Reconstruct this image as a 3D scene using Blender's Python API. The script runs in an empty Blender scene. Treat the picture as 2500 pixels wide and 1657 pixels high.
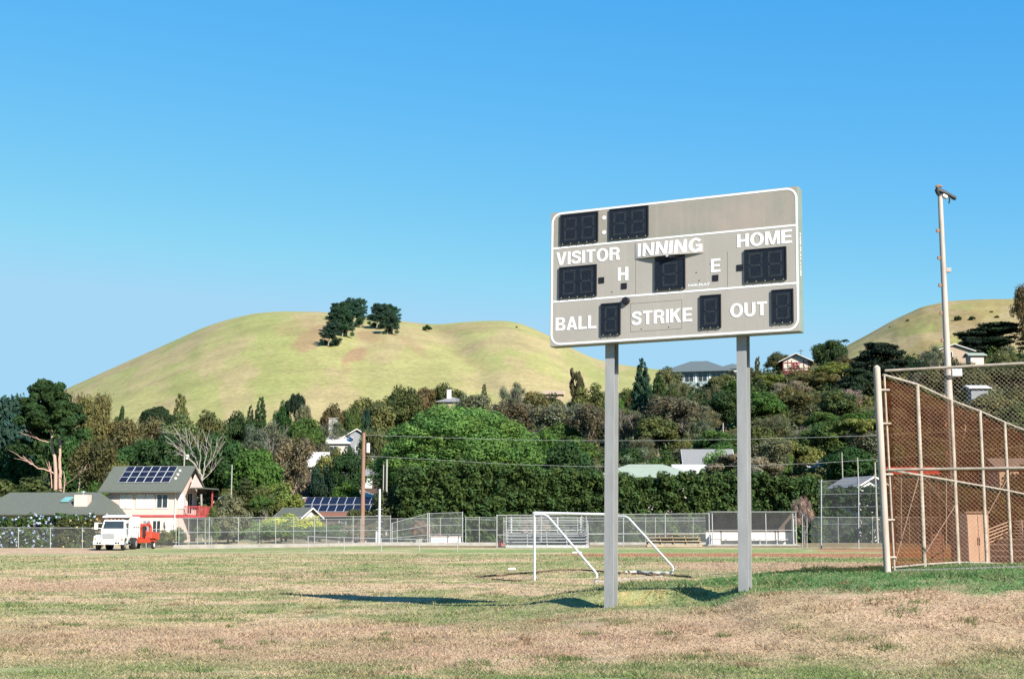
import bpy, bmesh, math, random
import numpy as np
from mathutils import Vector, Matrix

# ------------------------------------------------------------------ camera, sky, sun, exposure
SC = bpy.context.scene
COL = SC.collection
EYE, FPX, PITCH = 1.6, 3300.0, math.radians(7.9)      # eye height, focal length in photo pixels, upward tilt
cd = bpy.data.cameras.new("camera")
cd.sensor_width = 36.0
cd.lens = FPX / 2500.0 * 36.0
cd.clip_start, cd.clip_end = 0.1, 12000.0
camo = bpy.data.objects.new("camera", cd)
camo.location = (0, 0, EYE)
camo.rotation_euler = (math.pi / 2 + PITCH, 0, 0)
COL.objects.link(camo)
SC.camera = camo

SUN_EL = math.radians(33.0)
SUN_DIR = Vector((0.572 * math.cos(SUN_EL), -0.820 * math.cos(SUN_EL), math.sin(SUN_EL))).normalized()
W = bpy.data.worlds.new("World")
SC.world = W
W.use_nodes = True
wn, wl = W.node_tree.nodes, W.node_tree.links
for n in list(wn):
    wn.remove(n)
sky = wn.new("ShaderNodeTexSky")
sky.sky_type = 'NISHITA'
sky.sun_disc = False
sky.sun_elevation = SUN_EL
sky.sun_rotation = math.atan2(SUN_DIR.x, SUN_DIR.y)
sky.altitude = 300.0
sky.air_density = 1.0
sky.dust_density = 0.0
sky.ozone_density = 1.2
# the film's blue: each channel of the sky through its own response curve
sep = wn.new("ShaderNodeSeparateColor"); cmb = wn.new("ShaderNodeCombineColor")
wl.new(sky.outputs[0], sep.inputs[0])
for ch, ex, sc_, mx in ((0, 1.6, 0.0430, 0.385), (1, 0.70, 0.222, 0.69), (2, 0.18, 0.685, 0.92)):
    pw = wn.new("ShaderNodeMath"); pw.operation = 'POWER'; pw.inputs[1].default_value = ex
    ml = wn.new("ShaderNodeMath"); ml.operation = 'MULTIPLY'; ml.inputs[1].default_value = sc_
    mn = wn.new("ShaderNodeMath"); mn.operation = 'MINIMUM'; mn.inputs[1].default_value = mx
    m4 = wn.new("ShaderNodeMath"); m4.operation = 'MULTIPLY'; m4.inputs[1].default_value = 4.06
    wl.new(sep.outputs[ch], pw.inputs[0]); wl.new(pw.outputs[0], ml.inputs[0]); wl.new(ml.outputs[0], mn.inputs[0]); wl.new(mn.outputs[0], m4.inputs[0]); wl.new(m4.outputs[0], cmb.inputs[ch])
bg = wn.new("ShaderNodeBackground")
bg.inputs["Strength"].default_value = 0.10
wo = wn.new("ShaderNodeOutputWorld")
wl.new(cmb.outputs[0], bg.inputs["Color"])
wl.new(bg.outputs[0], wo.inputs["Surface"])

sl = bpy.data.lights.new("sun", 'SUN')
sl.energy = 5.0
sl.angle = math.radians(0.53)
sl.color = (1.0, 0.945, 0.85)
so = bpy.data.objects.new("sun", sl)
so.rotation_euler = SUN_DIR.to_track_quat('Z', 'Y').to_euler()
so.location = (60, -60, 60)
COL.objects.link(so)

SC.view_settings.view_transform = 'Standard'
SC.view_settings.look = 'None'
SC.view_settings.gamma = 1.0
SC.view_settings.exposure = 1.3
SC.cycles.use_denoising = False
SC.cycles.max_bounces = 8
SC.cycles.transparent_max_bounces = 24

R = random.Random(7)
NR = np.random.default_rng(11)

# ------------------------------------------------------------------ helpers
CT, ST = math.cos(PITCH), math.sin(PITCH)

def P(px, py, d):
    """point of the place at forward distance d that the photograph shows at pixel (px, py)"""
    u, v = (px - 1250) / FPX, (828.5 - py) / FPX
    y, z = CT - v * ST, ST + v * CT
    return Vector((u * d / y, d, EYE + z * d / y))

def X(px, d):
    return (px - 1250) / FPX * d * 1.0095

def tag(o, label=None, cat=None, group=None, kind=None):
    if label: o["label"] = label
    if cat: o["category"] = cat
    if group: o["group"] = group
    if kind: o["kind"] = kind
    return o

def thing(name, label, cat, loc=(0, 0, 0), rz=0.0, group=None, kind=None):
    o = bpy.data.objects.new(name, None)
    o.empty_display_size = 0.3
    COL.objects.link(o)
    o.location = loc
    o.rotation_euler = (0, 0, rz)
    return tag(o, label, cat, group, kind)

class MB:
    def __init__(s):
        s.v, s.f = [], []
    def add(s, vs, fs):
        b = len(s.v)
        s.v.extend([tuple(p) for p in vs])
        s.f.extend([tuple(b + i for i in f) for f in fs])
        return s
    def box(s, x0, x1, y0, y1, z0, z1):
        return s.add([(x0, y0, z0), (x1, y0, z0), (x1, y1, z0), (x0, y1, z0), (x0, y0, z1), (x1, y0, z1), (x1, y1, z1), (x0, y1, z1)],
                     [(0, 3, 2, 1), (4, 5, 6, 7), (0, 1, 5, 4), (1, 2, 6, 5), (2, 3, 7, 6), (3, 0, 4, 7)])
    def hexa(s, p):      # 8 corners, bottom 4 then top 4, counter-clockwise
        return s.add(p, [(0, 3, 2, 1), (4, 5, 6, 7), (0, 1, 5, 4), (1, 2, 6, 5), (2, 3, 7, 6), (3, 0, 4, 7)])
    def prism(s, poly, axis, a, b):
        n = len(poly)
        def mk(p, t):
            if axis == 'x': return (t, p[0], p[1])
            if axis == 'y': return (p[0], t, p[1])
            return (p[0], p[1], t)
        vs = [mk(p, a) for p in poly] + [mk(p, b) for p in poly]
        fs = [tuple(range(n))[::-1], tuple(range(n, 2 * n))]
        fs += [(i, (i + 1) % n, n + (i + 1) % n, n + i) for i in range(n)]
        return s.add(vs, fs)
    def path(s, pts, r, n=8, cap=True):
        pts = [Vector(p) for p in pts]
        rs = r if isinstance(r, (list, tuple)) else [r] * len(pts)
        rings, fs, vs = [], [], []
        for i, p in enumerate(pts):
            a = pts[max(i - 1, 0)]; b = pts[min(i + 1, len(pts) - 1)]
            t = (b - a).normalized()
            ref = Vector((0, 0, 1)) if abs(t.z) < 0.9 else Vector((1, 0, 0))
            e1 = t.cross(ref).normalized(); e2 = t.cross(e1)
            base = len(vs)
            for k in range(n):
                an = 2 * math.pi * k / n
                vs.append(p + (e1 * math.cos(an) + e2 * math.sin(an)) * rs[i])
            rings.append(base)
        for i in range(len(pts) - 1):
            for k in range(n):
                fs.append((rings[i] + k, rings[i] + (k + 1) % n, rings[i + 1] + (k + 1) % n, rings[i + 1] + k))
        if cap:
            for rg, rev in ((rings[0], True), (rings[-1], False)):      # end discs keep their own corners so the sides shade true
                q = [vs[rg + k] for k in range(n)]; b0 = len(vs); vs.extend(q)
                f = tuple(b0 + k for k in range(n)); fs.append(f[::-1] if rev else f)
        return s.add(vs, fs)
    def tube(s, a, b, r, n=8):
        return s.path([a, b], r, n)
    def build(s, name, m, parent=None, smooth=False, bevel=0.0):
        me = bpy.data.meshes.new(name)
        me.from_pydata(s.v, [], s.f)
        if m: me.materials.append(m)
        if smooth:
            for p in me.polygons: p.use_smooth = True
        me.update()
        o = bpy.data.objects.new(name, me)
        COL.objects.link(o)
        if parent: o.parent = parent
        if bevel:
            md = o.modifiers.new("bevel", 'BEVEL'); md.width = bevel; md.segments = 2; md.limit_method = 'ANGLE'
        return o

def arrays_mesh(name, V, k, mat, smooth=False, cols=None):
    """V: (N, k, 3) polygons with k corners each; cols: (N, 3) one colour per polygon"""
    N = V.shape[0]
    me = bpy.data.meshes.new(name)
    me.vertices.add(N * k)
    me.vertices.foreach_set("co", V.reshape(-1).astype(np.float32))
    me.loops.add(N * k)
    me.loops.foreach_set("vertex_index", np.arange(N * k, dtype=np.int32))
    me.polygons.add(N)
    me.polygons.foreach_set("loop_start", np.arange(0, N * k, k, dtype=np.int32))
    if cols is not None:
        at = me.attributes.new("tint", 'FLOAT_COLOR', 'POINT')
        c = np.ones((N, k, 4), np.float32)
        c[:, :, :3] = cols[:, None, :]
        at.data.foreach_set("color", c.reshape(-1))
    if mat: me.materials.append(mat)
    me.update(calc_edges=True)
    return me

def link_mesh(name, me, parent=None):
    o = bpy.data.objects.new(name, me)
    COL.objects.link(o)
    if parent: o.parent = parent
    return o

def fbm(x, y, seed=0, octv=4):
    x = np.asarray(x, float); y = np.asarray(y, float)
    out = np.zeros(np.broadcast(x, y).shape); amp, tot = 1.0, 0.0
    for o in range(octv):
        xi, yi = np.floor(x), np.floor(y)
        fx, fy = x - xi, y - yi
        fx, fy = fx * fx * (3 - 2 * fx), fy * fy * (3 - 2 * fy)
        def h(a, b):
            q = np.sin(a * 127.1 + b * 311.7 + seed * 74.7) * 43758.5453
            return q - np.floor(q)
        v = (h(xi, yi) * (1 - fx) + h(xi + 1, yi) * fx) * (1 - fy) + (h(xi, yi + 1) * (1 - fx) + h(xi + 1, yi + 1) * fx) * fy
        out += v * amp; tot += amp; amp *= 0.5; x = x * 2.03 + 17.1; y = y * 2.03 + 5.3
    return out / tot

def sstep(a, b, x):
    t = np.clip((np.asarray(x, float) - a) / (b - a), 0, 1)
    return t * t * (3 - 2 * t)

def band(x, a0, a1, b0, b1):
    return sstep(a0, a1, x) * (1 - sstep(b0, b1, x))

# ------------------------------------------------------------------ materials
def new_mat(name):
    m = bpy.data.materials.new(name)
    m.use_nodes = True
    nt = m.node_tree
    return m, nt.nodes, nt.links, nt.nodes["Principled BSDF"]

AL = 0.76      # lowers all base colours alike against the raised exposure, so shade renders deeper
def mat(name, col, rough=0.6, var=0.15, scale=3.0, metal=0.0, bump=0.0, spec=0.4, streak=None, detail=6.0, col2=None):
    m, n, l, b = new_mat(name)
    col = tuple(c * AL for c in col); col2 = tuple(c * AL for c in col2) if col2 else None
    b.inputs["Roughness"].default_value = rough
    b.inputs["Metallic"].default_value = metal
    b.inputs["Specular IOR Level"].default_value = spec
    tc = n.new("ShaderNodeTexCoord")
    mp = n.new("ShaderNodeMapping")
    if streak: mp.inputs["Scale"].default_value = streak
    l.new(tc.outputs["Object"], mp.inputs["Vector"])
    nz = n.new("ShaderNodeTexNoise")
    nz.inputs["Scale"].default_value = scale
    nz.inputs["Detail"].default_value = detail
    nz.inputs["Roughness"].default_value = 0.62
    l.new(mp.outputs[0], nz.inputs["Vector"])
    rp = n.new("ShaderNodeValToRGB")
    rp.color_ramp.elements[0].position = 0.32
    rp.color_ramp.elements[1].position = 0.68
    c2 = col2 if col2 else tuple(min(1, c * (1 + var)) for c in col)
    c1 = tuple(c * (1 - var) for c in col)
    rp.color_ramp.elements[0].color = (*c1, 1)
    rp.color_ramp.elements[1].color = (*c2, 1)
    l.new(nz.outputs[0], rp.inputs[0])
    l.new(rp.outputs[0], b.inputs["Base Color"])
    if bump:
        bp = n.new("ShaderNodeBump")
        bp.inputs["Strength"].default_value = bump
        bp.inputs["Distance"].default_value = 0.02
        l.new(nz.outputs[0], bp.inputs["Height"])
        l.new(bp.outputs[0], b.inputs["Normal"])
    return m

def leaf_mat(name, trans=0.42, use_attr=True):
    """leaf colour = object colour x each leaf's own tint"""
    m, n, l, b = new_mat(name)
    oi = n.new("ShaderNodeObjectInfo")
    at = n.new("ShaderNodeAttribute"); at.attribute_name = "tint"
    mx = n.new("ShaderNodeMix"); mx.data_type = 'RGBA'; mx.blend_type = 'MULTIPLY'
    mx.inputs["Factor"].default_value = 1.0
    l.new(oi.outputs["Color"], mx.inputs[6]); l.new(at.outputs["Color"], mx.inputs[7])
    b.inputs["Roughness"].default_value = 0.75
    b.inputs["Specular IOR Level"].default_value = 0.15
    l.new(mx.outputs[2], b.inputs["Base Color"])
    tr = n.new("ShaderNodeBsdfTranslucent")
    l.new(mx.outputs[2], tr.inputs["Color"])
    ms = n.new("ShaderNodeMixShader"); ms.inputs[0].default_value = trans
    out = n["Material Output"]
    l.new(b.outputs[0], ms.inputs[1]); l.new(tr.outputs[0], ms.inputs[2]); l.new(ms.outputs[0], out.inputs["Surface"])
    return m

def obj_col_mat(name, rough=0.85):
    m, n, l, b = new_mat(name)
    oi = n.new("ShaderNodeObjectInfo")
    tc = n.new("ShaderNodeTexCoord")
    nz = n.new("ShaderNodeTexNoise"); nz.inputs["Scale"].default_value = 14; nz.inputs["Detail"].default_value = 4
    l.new(tc.outputs["Object"], nz.inputs["Vector"])
    mr = n.new("ShaderNodeMapRange"); mr.inputs[1].default_value = 0.3; mr.inputs[2].default_value = 0.7; mr.inputs[3].default_value = 0.6; mr.inputs[4].default_value = 1.35
    l.new(nz.outputs[0], mr.inputs[0])
    vm = n.new("ShaderNodeVectorMath"); vm.operation = 'SCALE'
    l.new(oi.outputs["Color"], vm.inputs[0]); l.new(mr.outputs[0], vm.inputs["Scale"])
    l.new(vm.outputs[0], b.inputs["Base Color"])
    b.inputs["Roughness"].default_value = rough
    return m

def attr_ground_mat(name, fine, amt, bump, coarse=0.35):
    m, n, l, b = new_mat(name)
    at = n.new("ShaderNodeAttribute"); at.attribute_name = "tint"
    tc = n.new("ShaderNodeTexCoord")
    nz = n.new("ShaderNodeTexNoise"); nz.inputs["Scale"].default_value = fine; nz.inputs["Detail"].default_value = 8; nz.inputs["Roughness"].default_value = 0.75
    n2 = n.new("ShaderNodeTexNoise"); n2.inputs["Scale"].default_value = fine * 0.11; n2.inputs["Detail"].default_value = 5
    l.new(tc.outputs["Object"], nz.inputs["Vector"]); l.new(tc.outputs["Object"], n2.inputs["Vector"])
    mr = n.new("ShaderNodeMapRange"); mr.inputs[1].default_value = 0.28; mr.inputs[2].default_value = 0.72
    mr.inputs[3].default_value = 1 - amt; mr.inputs[4].default_value = 1 + amt
    l.new(nz.outputs[0], mr.inputs[0])
    m2 = n.new("ShaderNodeMapRange"); m2.inputs[1].default_value = 0.3; m2.inputs[2].default_value = 0.7
    m2.inputs[3].default_value = 1 - coarse; m2.inputs[4].default_value = 1 + coarse
    l.new(n2.outputs[0], m2.inputs[0])
    ml = n.new("ShaderNodeMath"); ml.operation = 'MULTIPLY'
    l.new(mr.outputs[0], ml.inputs[0]); l.new(m2.outputs[0], ml.inputs[1])
    vm = n.new("ShaderNodeVectorMath"); vm.operation = 'SCALE'
    l.new(at.outputs["Color"], vm.inputs[0]); l.new(ml.outputs[0], vm.inputs["Scale"])
    l.new(vm.outputs[0], b.inputs["Base Color"])
    b.inputs["Roughness"].default_value = 0.95
    b.inputs["Specular IOR Level"].default_value = 0.1
    bp = n.new("ShaderNodeBump"); bp.inputs["Strength"].default_value = bump; bp.inputs["Distance"].default_value = 0.05
    l.new(nz.outputs[0], bp.inputs["Height"]); l.new(bp.outputs[0], b.inputs["Normal"])
    return m

def sheet_mat(name, col, cover, rough=0.9, hole=(1, 1, 1)):
    """thin netting: 'cover' of its area is thread, the rest is holes"""
    m, n, l, b = new_mat(name)
    b.inputs["Base Color"].default_value = (*[c * AL for c in col], 1); b.inputs["Roughness"].default_value = rough
    b.inputs["Specular IOR Level"].default_value = 0.05
    tr = n.new("ShaderNodeBsdfTransparent"); tr.inputs["Color"].default_value = (*hole, 1)
    tc = n.new("ShaderNodeTexCoord")
    nz = n.new("ShaderNodeTexNoise"); nz.inputs["Scale"].default_value = 1.3; nz.inputs["Detail"].default_value = 5
    l.new(tc.outputs["Object"], nz.inputs["Vector"])
    mr = n.new("ShaderNodeMapRange"); mr.inputs[1].default_value = 0.3; mr.inputs[2].default_value = 0.7
    mr.inputs[3].default_value = cover * 0.8; mr.inputs[4].default_value = min(1, cover * 1.2)
    l.new(nz.outputs[0], mr.inputs[0])
    ms = n.new("ShaderNodeMixShader")
    l.new(mr.outputs[0], ms.inputs[0]); l.new(tr.outputs[0], ms.inputs[1]); l.new(b.outputs[0], ms.inputs[2])
    l.new(ms.outputs[0], n["Material Output"].inputs["Surface"])
    return m

M = {}
M['leaf'] = leaf_mat("leaf")
M['blade'] = leaf_mat("grass_blade", 0.5)
M['bark'] = obj_col_mat("bark")
M['board'] = mat("faded_grey_paint", (0.285, 0.262, 0.228), 0.55, 0.08, 1.6, col2=(0.305, 0.28, 0.245), detail=12)
M['boardtop'] = mat("faded_green_grey_paint", (0.215, 0.215, 0.185), 0.5, 0.10, 1.1, col2=(0.28, 0.25, 0.22), detail=12)
def board_mat(name, base, alt, stain):
    m, n, l, b = new_mat(name)
    tc = n.new("ShaderNodeTexCoord")
    def noise(sc, det, mscale=None, rough=.6):
        z = n.new("ShaderNodeTexNoise"); z.inputs["Scale"].default_value = sc; z.inputs["Detail"].default_value = det; z.inputs["Roughness"].default_value = rough
        if mscale:
            mp = n.new("ShaderNodeMapping"); mp.inputs["Scale"].default_value = mscale; l.new(tc.outputs["Object"], mp.inputs["Vector"]); l.new(mp.outputs[0], z.inputs["Vector"])
        else: l.new(tc.outputs["Object"], z.inputs["Vector"])
        return z
    def ramp(src, a, c):
        r = n.new("ShaderNodeMapRange"); r.inputs[1].default_value = a; r.inputs[2].default_value = c; l.new(src.outputs[0], r.inputs[0]); return r
    def mix(f, ca, cb, k):
        x = n.new("ShaderNodeMix"); x.data_type = 'RGBA'
        mu = n.new("ShaderNodeMath"); mu.operation = 'MULTIPLY'; mu.inputs[1].default_value = k; l.new(f.outputs[0], mu.inputs[0]); l.new(mu.outputs[0], x.inputs["Factor"])
        if isinstance(ca, tuple): x.inputs[6].default_value = (*ca, 1)
        else: l.new(ca.outputs[2], x.inputs[6])
        x.inputs[7].default_value = (*cb, 1); return x
    c1 = mix(ramp(noise(.9, 5), .38, .62), base, alt, 1.0)
    c2 = mix(ramp(noise(3.0, 6, (3.0, 1, .12), .7), .5, .74), c1, tuple(v * 1.16 for v in alt), .55)     # pale rain streaks
    c3 = mix(ramp(noise(5.5, 3), .66, .74), c2, stain, .55)                                             # greenish stains
    c4 = mix(ramp(noise(240, 2), .3, .7), c3, tuple(v * .72 for v in base), .35)
    l.new(c4.outputs[2], b.inputs["Base Color"])
    rr_ = ramp(noise(4, 4), .3, .7); r2 = n.new("ShaderNodeMapRange"); r2.inputs[3].default_value = .42; r2.inputs[4].default_value = .68; l.new(rr_.outputs[0], r2.inputs[0]); l.new(r2.outputs[0], b.inputs["Roughness"])
    b.inputs["Specular IOR Level"].default_value = .3
    return m
M['board'] = board_mat("weathered_grey_paint", (0.292, 0.268, 0.236), (0.318, 0.291, 0.258), (0.215, 0.22, 0.19))
M['boardtop'] = board_mat("weathered_green_grey_paint", (0.225, 0.218, 0.18), (0.30, 0.25, 0.212), (0.175, 0.19, 0.165))
M['boardside'] = mat("pale_green_grey_sheet", (0.20, 0.24, 0.20), 0.5, 0.1, 2.0)
M['white'] = mat("white_vinyl", (0.86, 0.85, 0.84), 0.45, 0.03, 4.0)
M['digit'] = mat("black_digit_face", (0.012, 0.018, 0.028), 0.55, 0.3, 30.0, spec=0.12)
M['digitframe'] = mat("black_digit_frame", (0.018, 0.017, 0.022), 0.5, 0.2, 20.0, spec=0.2)
M['segment'] = mat("unlit_segments", (0.030, 0.034, 0.042), 0.6, 0.6, 60.0, spec=0.1)
M['steelpost'] = mat("weathered_grey_steel", (0.305, 0.31, 0.31), 0.55, 0.12, 5.0, spec=0.3, streak=(1, 1, 0.25), bump=0.1)
M['whitetube'] = mat("white_painted_tube", (0.50, 0.52, 0.545), 0.4, 0.10, 6.0)
M['galv'] = mat("galvanised_pipe", (0.36, 0.37, 0.365), 0.45, 0.12, 4.0, metal=0.1)
M['rustypole'] = mat("weathered_pinkish_pipe", (0.45, 0.37, 0.31), 0.6, 0.25, 4.0, streak=(1, 1, 0.2), col2=(0.52, 0.45, 0.39))
M['rustrail'] = mat("tan_weathered_pipe", (0.40, 0.32, 0.25), 0.6, 0.3, 5.0, col2=(0.47, 0.40, 0.33))
M['wire'] = mat("rusty_wire", (0.42, 0.32, 0.22), 0.6, 0.3, 6.0)
M['screen'] = sheet_mat("rust_coloured_windscreen", (0.105, 0.027, 0.009), 0.35, hole=(0.78, 0.52, 0.38))
M['link'] = sheet_mat("chain_link_far", (0.36, 0.38, 0.38), 0.095)
M['linkdark'] = sheet_mat("dark_shade_net", (0.03, 0.035, 0.03), 0.7)
M['concrete'] = mat("weathered_concrete", (0.32, 0.30, 0.27), 0.9, 0.2, 1.2, bump=0.2)
M['alu'] = mat("aluminium_plank", (0.45, 0.455, 0.46), 0.4, 0.1, 3.0, metal=0.2)
M['timber'] = mat("pale_timber", (0.34, 0.27, 0.18), 0.8, 0.25, 4.0)
M['pink'] = mat("pale_pink_siding", (0.61, 0.47, 0.415), 0.8, 0.05, 2.0)
M['redtrim'] = mat("red_painted_trim", (0.40, 0.06, 0.062), 0.6, 0.12, 3.0)
M['whitetrim'] = mat("white_trim", (0.66, 0.63, 0.59), 0.6, 0.04, 3.0)
M['greenroof'] = mat("green_shingles", (0.098, 0.108, 0.088), 0.9, 0.22, 9.0, bump=0.3)
M['greyroof'] = mat("grey_shingles", (0.21, 0.21, 0.21), 0.9, 0.15, 6.0, bump=0.2)
M['whiteroof'] = mat("white_metal_roof", (0.52, 0.50, 0.48), 0.6, 0.08, 2.0)
M['brownroof'] = mat("red_brown_shingles", (0.19, 0.08, 0.052), 0.9, 0.25, 8.0, bump=0.3)
M['palegreenroof'] = mat("pale_green_metal_roof", (0.29, 0.34, 0.26), 0.6, 0.08, 2.0)
M['blueroof'] = mat("blue_grey_roof", (0.095, 0.12, 0.125), 0.8, 0.15, 4.0)
M['teal'] = mat("pale_teal_siding", (0.30, 0.41, 0.44), 0.8, 0.06, 2.0)
M['cream'] = mat("cream_wall", (0.54, 0.49, 0.42), 0.8, 0.06, 2.0)
M['tan'] = mat("tan_wall", (0.40, 0.30, 0.21), 0.8, 0.08, 2.0)
M['greywall'] = mat("grey_wall", (0.22, 0.23, 0.25), 0.8, 0.08, 2.0)
M['brownwall'] = mat("dark_brown_wall", (0.075, 0.05, 0.04), 0.8, 0.1, 2.0)
M['redwall'] = mat("dark_red_timber", (0.22, 0.03, 0.035), 0.7, 0.1, 2.0)
M['glass'] = mat("dark_window_glass", (0.03, 0.04, 0.045), 0.12, 0.2, 2.0, spec=0.6)
M['blind'] = mat("white_blind", (0.62, 0.64, 0.64), 0.7, 0.05, 2.0, streak=(1, 1, 12))
M['solar'] = mat("solar_cells", (0.010, 0.013, 0.028), 0.45, 0.3, 3.0, spec=0.18)
M['solarframe'] = mat("solar_frame", (0.6, 0.62, 0.64), 0.4, 0.05, 3.0)
M['truck'] = mat("white_truck_paint", (0.80, 0.79, 0.76), 0.35, 0.05, 2.0, spec=0.5)
M['rubber'] = mat("rubber", (0.02, 0.02, 0.02), 0.85, 0.3, 8.0)
M['chrome'] = mat("bright_metal", (0.55, 0.55, 0.55), 0.3, 0.1, 4.0, metal=0.6)
M['dark'] = mat("dark_metal", (0.025, 0.025, 0.025), 0.6, 0.3, 5.0)
M['orange'] = mat("orange_red_paint", (0.46, 0.055, 0.022), 0.5, 0.12, 3.0)
M['amber'] = mat("amber_lens", (0.65, 0.22, 0.04), 0.3, 0.05, 3.0)
M['woodpole'] = mat("weathered_pole_timber", (0.25, 0.145, 0.098), 0.85, 0.2, 3.0, streak=(6, 6, 0.4))
M['lens'] = mat("pale_glass_lens", (0.6, 0.6, 0.58), 0.25, 0.1, 5.0)
M['net'] = mat("pale_net", (0.42, 0.40, 0.36), 0.9, 0.2, 8.0)
M['hose'] = mat("brown_rope", (0.10, 0.06, 0.035), 0.8, 0.3, 8.0)
M['asphalt'] = mat("asphalt", (0.10, 0.095, 0.09), 0.95, 0.2, 6.0, bump=0.3)
M['ground'] = attr_ground_mat("turf", 14.0, 0.50, 0.8, 0.26)
M['hill'] = attr_ground_mat("hill_grass", 0.45, 0.30, 0.35, 0.12)

# ------------------------------------------------------------------ terrain
TU = np.array([-0.9, -.45, -.24, -.167, -.1, 0, .075, .11, .167, .23, .35, .5, 0.9])
TV = np.array([12, 12, 14, 18, 21, 24, 27, 31, 36, 38, 42, 45, 45.])

def H(x, y):
    x = np.asarray(x, float); y = np.asarray(y, float)
    m = np.interp(x, [-1.5, 0.2, 1.0, 1.7, 2.6, 3.3, 3.8, 4.3, 5.0, 6.6, 8.7, 12, 20], [0, .15, .28, .345, .42, .48, .60, .635, .71, .84, .93, .96, 1.0])
    f = np.interp(x, [1.0, 1.7, 3.25, 3.75, 4.3], [.66, .70, .72, .97, .98])
    w = (x - 1.9) * .44 + (y - 24.6) * .898            # distance behind the line of the scoreboard posts
    step = sstep(-.55, -.05, w)
    front = f * sstep(15.5, 23.4, y) + (1 - f) * step
    back_near = 1 - sstep(26.4, 31.0, y)
    back_far = 1 - sstep(20.0, 54.0, y)
    k = sstep(5.4, 8.0, x)
    mound = (m * front + .11 * band(x, -.2, 1.9, 3.25, 3.7) * step) * (back_near * (1 - k) + back_far * k)
    dip = -0.22 * (1 - sstep(-26, -12, x)) * sstep(60, 100, y) * (1 - sstep(125, 150, y))
    u = x / np.maximum(y, 1)
    T = np.interp(u, TU, TV)
    t = np.clip((y - 150) / 170.0, 0, 1.0)
    slope = T * (t ** 1.12) * (1 + 0.0 * t)
    slope = slope + np.where(y > 320, (np.minimum(y, 420) - 320) * 0.03, 0)
    lump = (fbm(x * 0.35, y * 0.35, 3, 3) - 0.5) * 0.07 * sstep(8, 16, y)
    return mound + dip + slope + lump

def Hs(x, y):
    return float(H(np.array([x]), np.array([y]))[0])

C_TAN = np.array([.56, .425, .265]); C_GRN = np.array([.205, .265, .092]); C_LUSH = np.array([.125, .235, .078])
C_BRN = np.array([.475, .315, .21]); C_RED = np.array([.38, .165, .088]); C_YEL = np.array([.44, .38, .185])
C_SCRUB = np.array([.06, .068, .026]); C_DRY = np.array([.225, .17, .09])

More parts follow.
